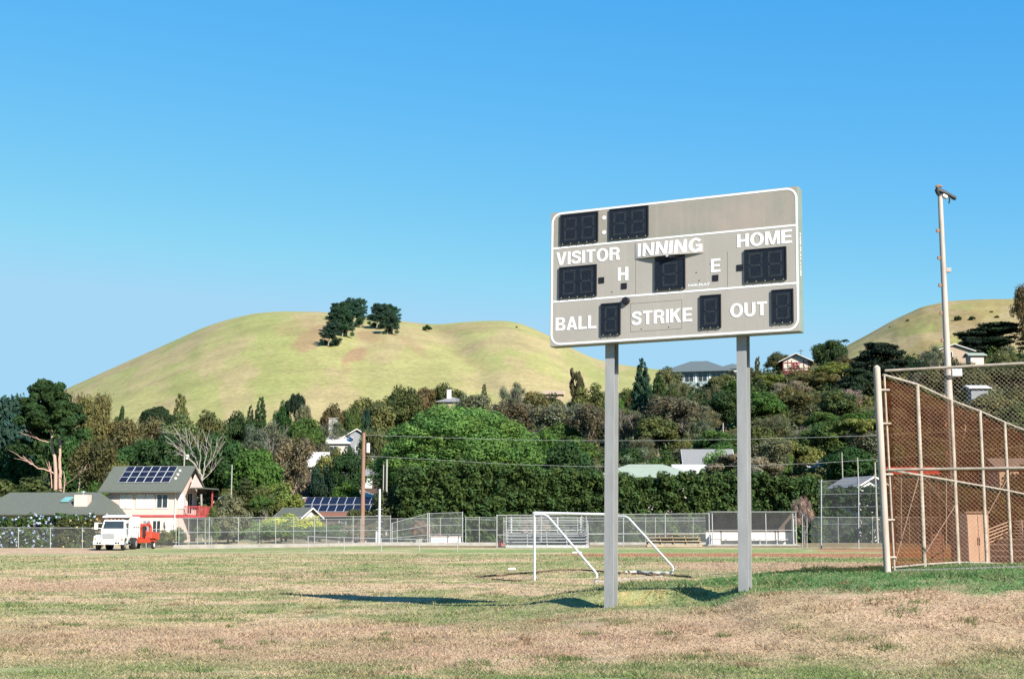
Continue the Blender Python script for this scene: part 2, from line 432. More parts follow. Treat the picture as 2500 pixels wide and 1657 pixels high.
def ground_col(x, y):
    px = x / np.maximum(y, 1) * FPX / 1.0095 + 1250
    n1 = fbm(x * 0.16, y * 0.11, 1, 5); n2 = fbm(x * 0.5, y * 0.42, 2, 4); n3 = fbm(x * 1.7, y * 1.5, 5, 4); n4 = fbm(x * 5, y * 4.5, 9, 3)
    def mix(c, t, w):
        w = np.clip(w, 0, 1)[..., None]
        return c * (1 - w) + t * w
    c = np.broadcast_to(C_TAN, x.shape + (3,)).copy()
    c = mix(c, C_YEL, sstep(.42, .62, n2) * 0.6)
    c = mix(c, C_BRN, sstep(.5, .66, n1 * .55 + n3 * .45) * 0.75)
    c = mix(c, C_GRN, sstep(.47, .62, n2 * .5 + n3 * .5) * 0.75)
    # bare brownish belt in the foreground
    c = mix(c, C_BRN, band(y, 15.6, 17.5, 21.0, 24.0) * (0.35 + 0.9 * (n3 - .2)) * 0.9)
    # green belts
    g = band(y, 0, 1, 15.2, 17.6) * sstep(.36, .54, n2 * .5 + n3 * .5 + 0.05) * .8
    g = np.maximum(g, band(y, 24.6, 25.8, 27.4, 29.4) * (1 - sstep(-4.5, -2.5, x)) * (0.45 + .9 * (n3 - .35)))
    g = np.maximum(g, band(y, 22.0, 23.6, 28.6, 30.5) * band(x, -4, -.5, 2, 4) * (0.75 + .8 * (n4 - .45)))
    c = mix(c, C_GRN, g * 0.95)
    # lush mound
    edge = 21.9 - 0.42 * np.clip(x - 3.2, 0, 6) + (n3 - .5) * 2.0
    lush = sstep(0, 1.3, y - edge) * (1 - sstep(28.5, 30.5, y - 0.25 * np.clip(x - 6, 0, 60))) * sstep(1.2, 4.2, x)
    c = mix(c, C_LUSH, lush * (0.86 + .9 * (n4 - .4)))
    # dry yellow bank between the posts
    wb = (x - 1.9) * .44 + (y - 24.6) * .898
    bank = band(x, 1.7, 2.0, 4.0, 4.8) * band(wb, -.8, -.55, -.05, .2)
    c = mix(c, np.array([.40, .315, .13]), bank * (0.45 + (n4 - .5) * 2.2))
    # middle and far field
    c = mix(c, C_BRN * 1.05, band(y, 33, 35, 39, 43) * (1 - sstep(-11, -6, x)) * (0.4 + n3 * .7))
    c = mix(c, C_GRN * 1.15, band(y, 44, 60, 104, 110) * sstep(.40, .62, fbm(x * .05, y * .12, 8, 4)) * 0.55)
    c = mix(c, C_BRN, band(y, 42, 48, 60, 66) * sstep(5, 9, x) * 0.75)
    c = mix(c, C_GRN, band(y, 62, 65, 70, 73) * sstep(0, 6, x) * 0.7)
    wob = (n2 - .5) * 4
    c = mix(c, C_RED, band(y + wob, 73.5, 75.5, 84, 86) * sstep(1.0, 6.0, x) * 0.92)
    c = mix(c, C_GRN * 1.05, band(y + wob * .6, 86.5, 88.5, 99, 102) * band(px, 980, 1080, 1930, 1970) * 0.85)
    c = mix(c, C_RED, band(y, 86, 92, 104, 109) * band(px, 1960, 2000, 2300, 2400) * 0.7)
    c = mix(c, C_BRN, band(y, 90, 96, 116, 122) * (1 - sstep(230, 420, px)) * 0.8)
    c = mix(c, C_GRN * 1.0, band(y, 96, 102, 114, 119) * band(px, 250, 420, 950, 1100) * 0.8)
    c = mix(c, C_DRY, band(y, 106, 112, 136, 148) * sstep(880, 980, px) * 0.85)
    c = mix(c, np.array([.17, .12, .085]), sstep(128, 150, y) * sstep(400, 950, px) * 0.7)
    c = mix(c, C_SCRUB, sstep(142, 165, y) * 0.95)
    c = mix(c, np.array([.22, .21, .075]), sstep(340, 370, y))
    return np.clip(c * AL, .008, .9)

def terrain():
    ys = np.concatenate([np.linspace(-60, 8, 12), np.geomspace(9, 60, 380), np.linspace(60.4, 150, 150), np.linspace(152, 420, 80), np.geomspace(440, 9000, 14)])
    s = np.linspace(-1, 1, 420)
    s = np.sign(s) * (0.65 * np.abs(s) + 0.35 * np.abs(s) ** 3)
    S, Y = np.meshgrid(s, ys)
    Xg = S * (0.62 * np.maximum(Y, 0) + 14 + np.where(Y < 8, 40, 0))
    Z = H(Xg, Y)
    C = ground_col(Xg, Y)
    nr, nc = Xg.shape
    me = bpy.data.meshes.new("ground")
    V = np.stack([Xg, Y, Z], -1).reshape(-1, 3)
    idx = np.arange(nr * nc).reshape(nr, nc)
    F = np.stack([idx[:-1, :-1], idx[:-1, 1:], idx[1:, 1:], idx[1:, :-1]], -1).reshape(-1, 4)
    me.vertices.add(len(V)); me.vertices.foreach_set("co", V.reshape(-1).astype(np.float32))
    me.loops.add(F.size); me.loops.foreach_set("vertex_index", F.reshape(-1).astype(np.int32))
    me.polygons.add(len(F)); me.polygons.foreach_set("loop_start", np.arange(0, F.size, 4, dtype=np.int32))
    me.polygons.foreach_set("use_smooth", np.ones(len(F), bool))
    at = me.attributes.new("tint", 'FLOAT_COLOR', 'POINT')
    at.data.foreach_set("color", np.concatenate([C.reshape(-1, 3), np.ones((len(V), 1))], 1).reshape(-1).astype(np.float32))
    me.materials.append(M['ground']); me.update(calc_edges=True)
    return tag(link_mesh("ground", me), "dry patchy playing field of tan and green grass running up to the wooded slope", "ground", kind="structure")
terrain()

def hill(name, label, prof, Rr, R0, seed, soil, p0, p1, tone):
    """grassy cinder cone: its ridge stands Rr metres off, its foot R0; prof is the height of the ridge line"""
    pxs = np.linspace(p0, p1, 260)
    pf = np.interp(pxs, [p[0] for p in prof], [p[1] for p in prof])
    ker = np.hanning(9); ker /= ker.sum()
    pf = np.convolve(np.pad(pf, 4, mode='edge'), ker, mode='valid')
    v = (828.5 - pf) / FPX
    el = (ST + v * CT) / (CT - v * ST)
    u = (pxs - 1250) / FPX / (CT - v * ST)
    t = np.concatenate([np.linspace(-.12, 1, 110), np.linspace(1.03, 2.0, 26)])
    U, Tt = np.meshgrid(u, t)
    PX = np.broadcast_to(pxs, U.shape)
    yy = R0 + (Rr - R0) * Tt
    shape = np.where(Tt < 1, np.sin(np.clip(Tt, -0.2, 1) * math.pi / 2) * 0.5 + 0.5 * Tt, 1 - 0.9 * np.clip(Tt - 1, 0, 9) ** 1.3)
    zr = el * Rr
    z0 = np.interp(u, TU, TV) * 0.75
    Z = z0 + (zr - z0) * shape
    n = fbm(U * 26 + 0.9 * Tt, Tt * 2.2, seed, 5) - .5
    n2 = fbm(U * 75, Tt * 7, seed + 3, 4) - .5
    env = np.clip(1 - np.abs(Tt - .55) / .6, 0, 1)
    Z = Z + env * (n * 2.4 + n2 * 0.5)
    # gully between the two shoulders
    for (gx0, gx1, gd) in soil.get('gully', []):
        cx = gx0 + (gx1 - gx0) * (1 - Tt)
        Z = Z - gd * env * np.exp(-((PX - cx) / 46.0) ** 2)
    mx = np.max(np.where(Tt <= 1.05, Z / yy, 0), axis=0)
    Z = np.where(Tt > 0.0, Z * (1 + (el / mx - 1) * np.clip(Tt, 0, 1)), Z)
    Xh = U * yy
    c = np.broadcast_to(np.array(tone), Z.shape + (3,)).copy()
    def mix(c, tcol, w):
        w = np.clip(w, 0, 1)[..., None]
        return c * (1 - w) + np.array(tcol) * w
    c = mix(c, (.245, .265, .088), sstep(.48, .66, fbm(U * 30, Tt * 4, seed + 5, 5)) * .6)
    c = mix(c, (.335, .265, .140), sstep(.48, .64, fbm(U * 40, Tt * 9, seed + 6, 5)) * .75)
    streak = fbm(U * 9, Z * .55, seed + 9, 3)
    c = mix(c, (.24, .20, .10), sstep(.62, .74, streak) * .25)
    PY = None
    el2 = Z / yy
    v2 = (el2 * CT - ST) / (CT + el2 * ST)
    PY = 828.5 - v2 * FPX
    for (sx, sy, wx, wy, tilt, a, sc) in soil.get('patch', []):
        dx, dy = PX - sx, PY - sy
        a1 = dx * math.cos(tilt) + dy * math.sin(tilt); b1 = -dx * math.sin(tilt) + dy * math.cos(tilt)
        r = (a1 / wx) ** 2 + (b1 / wy) ** 2 + (fbm(U * 160, Tt * 26, seed + 11, 3) - .5) * 1.3
        c = mix(c, sc, (1 - sstep(.35, 1.15, r)) * a)
    nr, nc = Z.shape
    V = np.stack([Xh, yy * np.ones_like(U), Z], -1).reshape(-1, 3)
    idx = np.arange(nr * nc).reshape(nr, nc)
    F = np.stack([idx[:-1, :-1], idx[:-1, 1:], idx[1:, 1:], idx[1:, :-1]], -1).reshape(-1, 4)
    me = bpy.data.meshes.new(name)
    me.from_pydata([], [], [])
    me.vertices.add(len(V)); me.vertices.foreach_set("co", V.reshape(-1).astype(np.float32))
    me.loops.add(F.size); me.loops.foreach_set("vertex_index", F.reshape(-1).astype(np.int32))
    me.polygons.add(len(F)); me.polygons.foreach_set("loop_start", np.arange(0, F.size, 4, dtype=np.int32))
    me.polygons.foreach_set("use_smooth", np.ones(len(F), bool))
    at = me.attributes.new("tint", 'FLOAT_COLOR', 'POINT')
    at.data.foreach_set("color", np.concatenate([np.clip(c * AL, 0.008, .9).reshape(-1, 3), np.ones((len(V), 1))], 1).reshape(-1).astype(np.float32))
    me.materials.append(M['hill']); me.update(calc_edges=True)
    tag(link_mesh(name, me), label, "hill", kind="structure")
    def at_px(px, py):
        """where the hillside lies at that pixel (nearest surface)"""
        j = int(np.argmin(np.abs(pxs - px)))
        i = int(np.argmin(np.abs(PY[:110, j] - py)))
        return Vector((Xh[i, j], yy[i, j], Z[i, j]))
    return at_px

SOILC = (.285, .19, .105)
hill_a = hill("hill", "broad yellow green grassy hill with two rounded shoulders behind the wooded slope", 
    [(-200, 1120), (0, 1030), (80, 985), (155, 945), (200, 925), (300, 880), (400, 836), (500, 791), (560, 772), (620, 758), (680, 753), (780, 754), (850, 760), (930, 770), (985, 777), (1030, 783), (1070, 785), (1120, 780),
     (1180, 776), (1240, 776), (1280, 785), (1340, 812), (1400, 845), (1450, 868), (1510, 882), (1560, 889), (1600, 894), (1700, 900), (1800, 920), (2000, 960)],
    760, 400, 21, dict(gully=[(1010, 1250, 3.2), (860, 900, 1.2)],
      patch=[(768, 815, 72, 26, -.45, .8, SOILC), (870, 858, 36, 16, -.35, .95, SOILC), (905, 815, 42, 16, .3, .6, SOILC), (1010, 835, 45, 14, .6, .5, SOILC), (850, 890, 14, 20, 0, .4, SOILC),
             (1110, 795, 120, 12, -.05, .35, SOILC), (720, 790, 60, 20, -.3, .35, SOILC), (1160, 880, 60, 8, .5, .3, SOILC)]),
    -180, 1990, (.295, .280, .112))
hill_b = hill("hill", "smaller tan hill rising beyond the light pole at the right of the frame",
    [(1850, 935), (1900, 915), (1950, 892), (1985, 870), (2060, 838), (2120, 806), (2180, 772), (2250, 740), (2310, 726), (2400, 721), (2500, 720), (2600, 728), (2800, 780), (3000, 850)],
    560, 350, 33, dict(gully=[], patch=[(2330, 770, 90, 30, .1, .4, (.23, .155, .085)), (2230, 830, 90, 25, -.3, .3, (.23, .155, .085))]), 1830, 2950, (.265, .215, .085))

# ------------------------------------------------------------------ scoreboard
BW, BH, BD = 4.524, 2.44, 0.27
BRZ = math.radians(-26.09)
BL = P(1341.4, 845.7, 23.97)
sb = thing("scoreboard", "large grey baseball scoreboard with black digit faces standing on two steel posts", "scoreboard", (BL.x, BL.y, BL.z - 0.005), BRZ)
LEAN = 0.0155
def lean(o):
    """the whole board leans slightly to its right"""
    me = o.data
    for v in me.vertices:
        v.co.x += v.co.z * LEAN
        v.co.z += -0.006 * v.co.x / BW
    return o
def rrect(x0, x1, z0, z1, r, n=8):
    pts = []
    for cx, cz, a0 in ((x1 - r, z1 - r, 0), (x0 + r, z1 - r, 90), (x0 + r, z0 + r, 180), (x1 - r, z0 + r, 270)):
        for k in range(n + 1):
            a = math.radians(a0 + 90 * k / n)
            pts.append((cx + r * math.cos(a), cz + r * math.sin(a)))
    return pts
def ring(mb, outer, inner, y0, y1):
    n = len(outer)
    vs = [(p[0], y0, p[1]) for p in outer] + [(p[0], y0, p[1]) for p in inner] + [(p[0], y1, p[1]) for p in outer] + [(p[0], y1, p[1]) for p in inner]
    fs = []
    for i in range(n):
        j = (i + 1) % n
        fs += [(i, j, n + j, n + i), (2 * n + i, 3 * n + i, 3 * n + j, 2 * n + j), (i, 2 * n + i, 2 * n + j, j), (n + i, n + j, 3 * n + j, 3 * n + i)]
    mb.add(vs, fs)
b = MB(); b.box(0, BW, 0.004, BD, 0, BH)
lean(b.build("cabinet", M['boardside'], sb, bevel=0.012))
for (z0, z1, mm) in ((0.006, 0.803, 'board'), (0.807, 1.777, 'board'), (1.781, BH - 0.006, 'boardtop')):
    b = MB(); b.box(0.008, BW - 0.008, -0.004, 0.003, z0, z1)
    lean(b.build("front_panel", M[mm], sb))
b = MB()
ring(b, rrect(0.022, BW - 0.012, 0.02, BH - 0.012, 0.19), rrect(0.056, BW - 0.046, 0.054, BH - 0.046, 0.156), -0.0085, -0.0042)
lean(b.build("border_stripe", M['white'], sb))
for z in (1.779, 0.805):
    b = MB(); b.box(0.058, BW - 0.048, -0.0085, -0.0042, z - 0.016, z + 0.016)
    lean(b.build("dividing_stripe", M['white'], sb))

def text(s, x0, x1, z0, z1, y, parent, m, name="lettering", off=0.012, ext=0.004, fit=True, warp=None, rot90=False, spacing=1.0):
    cu = bpy.data.curves.new(name, 'FONT')
    cu.body = s; cu.size = 1.0; cu.extrude = ext; cu.offset = off; cu.resolution_u = 6; cu.space_character = spacing
    t = bpy.data.objects.new(name, cu); COL.objects.link(t)
    dg = bpy.context.evaluated_depsgraph_get()
    me = bpy.data.meshes.new_from_object(t.evaluated_get(dg))
    bpy.data.objects.remove(t); bpy.data.curves.remove(cu)
    n = len(me.vertices)
    co = np.empty(n * 3, np.float32); me.vertices.foreach_get("co", co); co = co.reshape(-1, 3)
    a, bb = co.min(0), co.max(0)
    q = np.empty_like(co)
    q[:, 0] = x0 + (co[:, 0] - a[0]) / (bb[0] - a[0]) * (x1 - x0)
    q[:, 2] = z0 + (co[:, 1] - a[1]) / (bb[1] - a[1]) * (z1 - z0)
    q[:, 1] = y - co[:, 2]
    if warp is not None: q = warp(q)
    me.vertices.foreach_set("co", q.reshape(-1).astype(np.float32))
    me.materials.clear(); me.materials.append(m); me.update()
    return link_mesh(name, me, parent)

def digit_face(x0, x1, z0, z1, n):
    fr = MB()
    ring(fr, [(x1, z1), (x0, z1), (x0, z0), (x1, z0)], [(x1 - .018, z1 - .018), (x0 + .018, z1 - .018), (x0 + .018, z0 + .018), (x1 - .018, z0 + .018)], -0.034, -0.0045)
    f = lean(fr.build("digit_frame", M['digitframe'], sb))
    b = MB(); b.box(x0 + .0185, x1 - .0185, -0.024, -0.0046, z0 + .0185, z1 - .0185)
    lean(b.build("digit_face", M['digit'], f))
    w = (x1 - x0 - 0.05) / n
    sg = MB(); t = 0.034
    for k in range(n):
        cx = x0 + 0.025 + w * (k + .5); hw = min(.135, w * .36)
        za, zb = z0 + .065, z1 - .065; zm = (za + zb) / 2
        y0, y1 = -0.0262, -0.0242
        for (a0, a1, c0, c1) in ((-hw + t, hw - t, za, za + t), (-hw + t, hw - t, zb - t, zb), (-hw + t, hw - t, zm - t / 2, zm + t / 2)):
            sg.box(cx + a0, cx + a1, y0, y1, c0, c1)
        for sx in (-hw, hw - t):
            sg.box(cx + sx, cx + sx + t, y0, y1, za, zm - t / 2 - .004); sg.box(cx + sx, cx + sx + t, y0, y1, zm + t / 2 + .004, zb)
    lean(sg.build("segment", M['segment'], f))
    ncl = 5 if n > 1 else 3
    for k in range(ncl):
        cl = MB()
        cx = x0 + .05 + (x1 - x0 - .1) * k / (ncl - 1)
        cl.box(cx - .008, cx + .008, -0.040, -0.0345, z0 - .004, z0 + .016)
        lean(cl.build("clip", M['boardside'], f))
for a in ((0.205, 0.934, 1.83, 2.375, 2), (1.154, 1.885, 1.838, 2.385, 2), (0.188, 0.913, 0.855, 1.42, 2), (2.004, 2.556, 0.86, 1.40, 1),
          (3.60, 4.318, 0.875, 1.434, 2), (1.0, 1.368, 0.137, 0.703, 1), (2.82, 3.188, 0.143, 0.713, 1), (4.06, 4.425, 0.15, 0.715, 1)):
    digit_face(*a)
for (x, z) in ((1.0, 1.126), (1.428, 0.99), (3.09, 1.0), (3.515, 1.14)):
    b = MB(); b.box(x - .052, x + .052, -0.014, -0.0042, z - .052, z + .052)
    lean(b.build("indicator", M['digitframe'], sb))
for z in (2.248, 1.985):
    b = MB(); b.path([(1.046, -0.0088, z), (1.046, -0.0042, z)], .036, 20)
    lean(b.build("colon_dot", M['white'], sb))
b = MB(); b.path([(1.47, -0.06, .722), (1.47, -0.05, .722), (1.47, -0.0042, .722)], [.05, .068, .07], 20)
lean(b.build("horn", M['digitframe'], sb))
GLY = {}
def _ell(cx, cy, rx, ry, a0, a1, n=18):
    return [(cx + rx * math.cos(math.radians(a0 + (a1 - a0) * k / n)), cy + ry * math.sin(math.radians(a0 + (a1 - a0) * k / n))) for k in range(n + 1)]
def _band(o, i):
    return [[o[k], o[k + 1], i[k + 1], i[k]] for k in range(len(o) - 1)]
def _rc(x0, x1, y0, y1): return [(x0, y0), (x1, y0), (x1, y1), (x0, y1)]
def _bowl(x0, x1, y0, y1, tt, tb, s=.2):
    r = (y1 - y0) / 2; cy = (y0 + y1) / 2; xm = x1 - r * .95
    o = _ell(xm, cy, x1 - xm, r, -90, 90); i = _ell(xm, (y0 + tb + y1 - tt) / 2, x1 - xm - s, (y1 - tt - y0 - tb) / 2, -90, 90)
    return [_rc(x0, xm, y0, y0 + tb), _rc(x0, xm, y1 - tt, y1)] + _band(o, i)
def _stroke(p, w):
    q = [np.array(v) for v in p]; fine = []
    for k in range(len(q) - 1):
        a, b_, c_, d_ = q[max(k - 1, 0)], q[k], q[k + 1], q[min(k + 2, len(q) - 1)]
        for t in np.linspace(0, 1, 5)[:-1]:
            fine.append(.5 * (2 * b_ + (c_ - a) * t + (2 * a - 5 * b_ + 4 * c_ - d_) * t * t + (-a + 3 * b_ - 3 * c_ + d_) * t ** 3))
    fine.append(q[-1]); L_, R_ = [], []
    for k, v in enumerate(fine):
        t = fine[min(k + 1, len(fine) - 1)] - fine[max(k - 1, 0)]; t = t / np.linalg.norm(t); nn = np.array([-t[1], t[0]]) * w / 2
        L_.append(tuple(v + nn)); R_.append(tuple(v - nn))
    return _band(L_, R_)
GLY['I'] = (.2, [_rc(0, .2, 0, 1)])
GLY['H'] = (.72, [_rc(0, .2, 0, 1), _rc(.52, .72, 0, 1), _rc(.2, .52, .41, .59)])
GLY['E'] = (.64, [_rc(0, .2, 0, 1), _rc(.2, .64, .83, 1), _rc(.2, .60, .42, .58), _rc(.2, .64, 0, .17)])
GLY['L'] = (.60, [_rc(0, .2, 0, 1), _rc(.2, .60, 0, .17)])
GLY['T'] = (.66, [_rc(0, .66, .83, 1), _rc(.23, .43, 0, .83)])
GLY['V'] = (.76, [[(0, 1), (.27, 0), (.38, 0), (.38, .27), (.21, 1)], [(.38, 0), (.49, 0), (.76, 1), (.55, 1), (.38, .27)]])
GLY['A'] = (.78, [[(0, 0), (.21, 0), (.39, .74), (.39, 1), (.28, 1)], [(.57, 0), (.78, 0), (.50, 1), (.39, 1), (.39, .74)], [(.259, .2), (.521, .2), (.482, .36), (.298, .36)]])
GLY['N'] = (.74, [_rc(0, .19, 0, 1), _rc(.55, .74, 0, 1), [(.19, 1), (.19, .66), (.55, 0), (.55, .34)]])
GLY['M'] = (.90, [_rc(0, .18, 0, 1), _rc(.72, .90, 0, 1), [(.18, 1), (.18, .60), (.365, 0), (.45, 0), (.45, .24), (.26, 1)], [(.72, 1), (.64, 1), (.45, .24), (.45, 0), (.535, 0), (.72, .60)]])
GLY['K'] = (.76, [_rc(0, .2, 0, 1), [(.2, .36), (.74, 1), (.49, 1), (.2, .64)], [(.52, 0), (.76, 0), (.44, .645), (.30, .478)]])
GLY['B'] = (.72, [_rc(0, .2, 0, 1)] + _bowl(.2, .68, .5, 1, .16, .085) + _bowl(.2, .72, 0, .5, .085, .17))
GLY['R'] = (.74, [_rc(0, .2, 0, 1)] + _bowl(.2, .72, .42, 1, .16, .16) + [[(.51, 0), (.74, 0), (.66, .42), (.45, .42)]])
GLY['O'] = (.84, _band(_ell(.42, .5, .42, .52, 0, 360, 40), _ell(.42, .5, .215, .35, 0, 360, 40)))
GLY['U'] = (.72, [_rc(0, .2, .36, 1), _rc(.52, .72, .36, 1)] + _band(_ell(.36, .36, .36, .38, 180, 360), _ell(.36, .36, .16, .21, 180, 360)))
GLY['G'] = (.82, _band(_ell(.42, .5, .42, .52, 38, 322, 34), _ell(.42, .5, .215, .35, 38, 322, 34)) + [_rc(.44, .82, .38, .54), _rc(.65, .82, 0, .38)])
GLY['S'] = (.68, _stroke([(.60, .70), (.57, .83), (.46, .905), (.33, .91), (.19, .88), (.11, .78), (.12, .68), (.22, .60), (.36, .54), (.50, .47), (.575, .37), (.57, .24), (.49, .13), (.34, .09), (.20, .10), (.10, .18), (.07, .31)], .185))
def word(s, x0, x1, z0, z1, y, parent, m, warp=None, gap=.10):
    """block letters cut from white sheet"""
    b = MB(); x = 0.0; k = 0
    W_ = sum(GLY[ch][0] for ch in s) + gap * (len(s) - 1)
    fx = (x1 - x0) / W_
    for ch in s:
        for poly in GLY[ch][1]:
            b.prism([(x0 + (x + p[0]) * fx, z0 + p[1] * (z1 - z0)) for p in poly], 'y', y - .00012 * (k % 7), y + .004); k += 1
        x += GLY[ch][0] + gap
    if warp is not None:
        q = warp(np.array(b.v, float)); b.v = [tuple(v) for v in q]
    return b.build("lettering", m, parent)
for s, x0, x1, z0, z1 in (("VISITOR", 0.120, 1.345, 1.465, 1.697), ("HOME", 3.475, 4.41, 1.487, 1.715), ("H", 1.31, 1.505, 1.088, 1.325),
                          ("E", 3.01, 3.175, 1.10, 1.33), ("BALL", 0.12, 0.905, 0.278, 0.512), ("STRIKE", 1.575, 2.67, 0.285, 0.522), ("OUT", 3.345, 3.975, 0.302, 0.535)):
    lean(word(s, x0, x1, z0, z1, -0.0095, sb, M['white']))
lean(text("FAIR-PLAY", 2.605, 2.99, 0.886, 0.926, -0.0055, sb, M['white'], off=.03, ext=0.001))
lean(text("BY FAIRTRON CORP", 2.76, 2.96, 0.858, 0.874, -0.0055, sb, M['white'], off=.0, ext=0.001))
# side lettering reads down the right-hand edge
sd = text("FAIR-PLAY.COM", 0, 0.72, 0.0, 0.075, 0, sb, M['white'], off=.02, ext=0.001)
for v in sd.data.vertices:
    x, y, z = v.co
    v.co = (BW + 0.0035 + y * 0.1, 0.055 + z, 1.66 - x)
lean(sd)
# access panel seams
b = MB()
for (x0, x1, z0, z1) in ((1.55, 2.49, .665, .669), (1.55, 2.49, .168, .172), (1.55, 1.554, .172, .665), (2.486, 2.49, .172, .665)):
    b.box(x0, x1, -0.0052, -0.0042, z0, z1)
lean(b.build("access_panel_seam", M['digitframe'], sb))
for (x, z) in ((1.75, .21), (2.25, .21), (2.87, 1.72), (1.2, .9), (3.0, 1.25), (2.75, 1.12), (2.8, .98)):
    b = MB(); b.path([(x, -0.008, z), (x, -0.0042, z)], .010, 8)
    lean(b.build("rivet", M['digitframe'], sb))
for x in (1.643, 3.30):
    b = MB(); b.box(x - .002, x + .002, -0.0052, -0.0042, .83, 1.44); lean(b.build("panel_seam", M['digitframe'], sb))
# bowed INNING plate, its lower edge pulled away from the board
IX0, IX1, IZ0, IZ1 = 1.64, 2.885, 1.452, 1.74
def bow(x, z):
    s = np.clip((np.asarray(x) - IX0) / (IX1 - IX0) * 2 - 1, -1, 1); t = np.clip((IZ1 - np.asarray(z)) / (IZ1 - IZ0), 0, 1)
    return -0.012 - 0.085 * (1 - np.abs(s) ** 1.4) * t ** 1.3
b = MB(); NX, NZ = 16, 5
vs = []
for side in (0, 1):
    for j in range(NZ + 1):
        for i in range(NX + 1):
            x = IX0 + (IX1 - IX0) * i / NX; z = IZ0 + (IZ1 - IZ0) * j / NZ
            vs.append((x, float(bow(x, z)) + side * 0.006, z))
fs = []; o2 = (NX + 1) * (NZ + 1)
for j in range(NZ):
    for i in range(NX):
        a = j * (NX + 1) + i
        fs.append((a, a + 1, a + NX + 2, a + NX + 1)); fs.append((o2 + a, o2 + a + NX + 1, o2 + a + NX + 2, o2 + a + 1))
for i in range(NX):
    fs.append((i, o2 + i, o2 + i + 1, i + 1)); a = NZ * (NX + 1) + i; fs.append((a, a + 1, o2 + a + 1, o2 + a))
for j in range(NZ):
    a = j * (NX + 1); fs.append((a, a + NX + 1, o2 + a + NX + 1, o2 + a)); a += NX; fs.append((a, o2 + a, o2 + a + NX + 1, a + NX + 1))
b.add(vs, fs)
ip = lean(b.build("inning_plate", M['board'], sb))
def wp(q):
    q[:, 1] += bow(q[:, 0], q[:, 2]) + 0.012
    return q
lean(word("INNING", 1.685, 2.86, 1.478, 1.716, -0.0175, ip, M['white'], warp=wp, gap=.13))
b = MB(); b.prism([(2.0, -0.012), (2.27, -0.096), (2.55, -0.012)], 'z', 1.41, 1.445)  # black wedge added to stand for the dark underside and shadow below the plate
lean(b.build("plate_shade_wedge", M['digitframe'], ip))
b = MB(); b.path([(2.255, -0.108, 1.44), (2.255, -0.085, 1.44)], .022, 10)
lean(b.build("lamp", M['whitetube'], ip))
# H-section posts behind the cabinet
def local_z(x, y):
    c, s = math.cos(BRZ), math.sin(BRZ)
    wx, wy = BL.x + x * c - y * s, BL.y + x * s + y * c
    return Hs(wx, wy) - BL.z
for cx in (1.085, 3.475):
    zb = local_z(cx, 0.38) - 0.25
    b = MB()
    y0 = 0.185
    b.box(cx - .085, cx + .085, y0, y0 + .016, zb, 0.3)
    b.box(cx - .085, cx + .085, y0 + .196, y0 + .212, zb, 0.3)
    b.box(cx - .008, cx + .008, y0 + .016, y0 + .196, zb, 0.3)
    p_ = b.build("post", M['steelpost'], sb)
    lean(p_)

# ------------------------------------------------------------------ football goal and ropes
g = thing("soccer_goal", "white tubular soccer goal frame without a net standing behind the scoreboard post", "goal", (0.68, 41.5, Hs(.68, 41.5)))
cdir = Vector((2.88, 5.3, 0)).normalized(); pdir = Vector((cdir.y, -cdir.x, 0)); GL, GH, GR = 6.03, 2.03, 0.038
def arc_path(p):  # rounds the corners of a polyline
    out = [p[0]]
    for i in range(1, len(p) - 1):
        a, c, d = Vector(p[i - 1]), Vector(p[i]), Vector(p[i + 1])
        r = 0.14
        q0 = c + (a - c).normalized() * r; q1 = c + (d - c).normalized() * r
        for k in range(6):
            t = k / 5
            out.append((q0 * (1 - t) ** 2 + c * 2 * t * (1 - t) + q1 * t * t))
    out.append(p[-1])
    return out
for k in (0, 1):
    o = cdir * (GL * k)
    zg = Hs(.68 + o.x, 41.5 + o.y) - Hs(.68, 41.5)
    b = MB(); b.tube(o + Vector((0, 0, zg - .05)), o + Vector((0, 0, GH - .05)), GR, 12); b.build("post", M['whitetube'], g, True)
    f = o + pdir * 2.12; zf = Hs(.68 + f.x, 41.5 + f.y) - Hs(.68, 41.5)
    b = MB(); b.path(arc_path([o + Vector((0, 0, GH - .06)), o + pdir * .42 + Vector((0, 0, GH - .06)), f + Vector((0, 0, zf + .22)), f + Vector((0, 0, zf + .0)) - pdir * .12]), GR * .9, 12)
    b.build("stay", M['whitetube'], g, True)
b = MB(); b.tube(Vector((0, 0, GH)) - cdir * .04, cdir * GL + Vector((0, 0, GH)), GR * 1.1, 12); b.build("crossbar", M['whitetube'], g, True)
b = MB(); pts = []
for i in range(9):
    q = cdir * (GL * i / 8) + pdir * 2.05
    pts.append(q + Vector((0, 0, Hs(.68 + q.x, 41.5 + q.y) - Hs(.68, 41.5) + .015)))
b.path(pts, GR * .5, 8); b.build("ground_bar", M['galv'], g, True)
def rope(name, label, pp, r, m):
    b = MB(); pts = []
    for px, py in pp:
        d = EYE / ((py - 1285) / FPX)
        x = X(px, d)
        pts.append(Vector((x, d, Hs(x, d) + r * .9)))
    fine = []
    for i in range(len(pts) - 1):
        for k in range(6):
            t = k / 6; q = pts[i].lerp(pts[i + 1], t); q.x += math.sin(i * 3 + k) * .05; q.y += math.cos(i * 5 + k * 1.7) * .12
            q.z = Hs(q.x, q.y) + r * .9
            fine.append(q)
    b.path(fine, r, 6)
    return tag(b.build(name, m, None, True), label, "rope")
rope("ground_rope", "long brown rope lying loosely in the grass behind the goal", [(1163, 1404), (1230, 1402), (1300, 1396), (1360, 1390), (1420, 1390), (1500, 1397), (1560, 1399), (1580, 1402), (1640, 1402), (1690, 1406)], .035, M['hose'])
rope("ground_rope", "short brown rope lying in front of the goal's left post", [(1203, 1410), (1240, 1414), (1275, 1416)], .025, M['hose'])
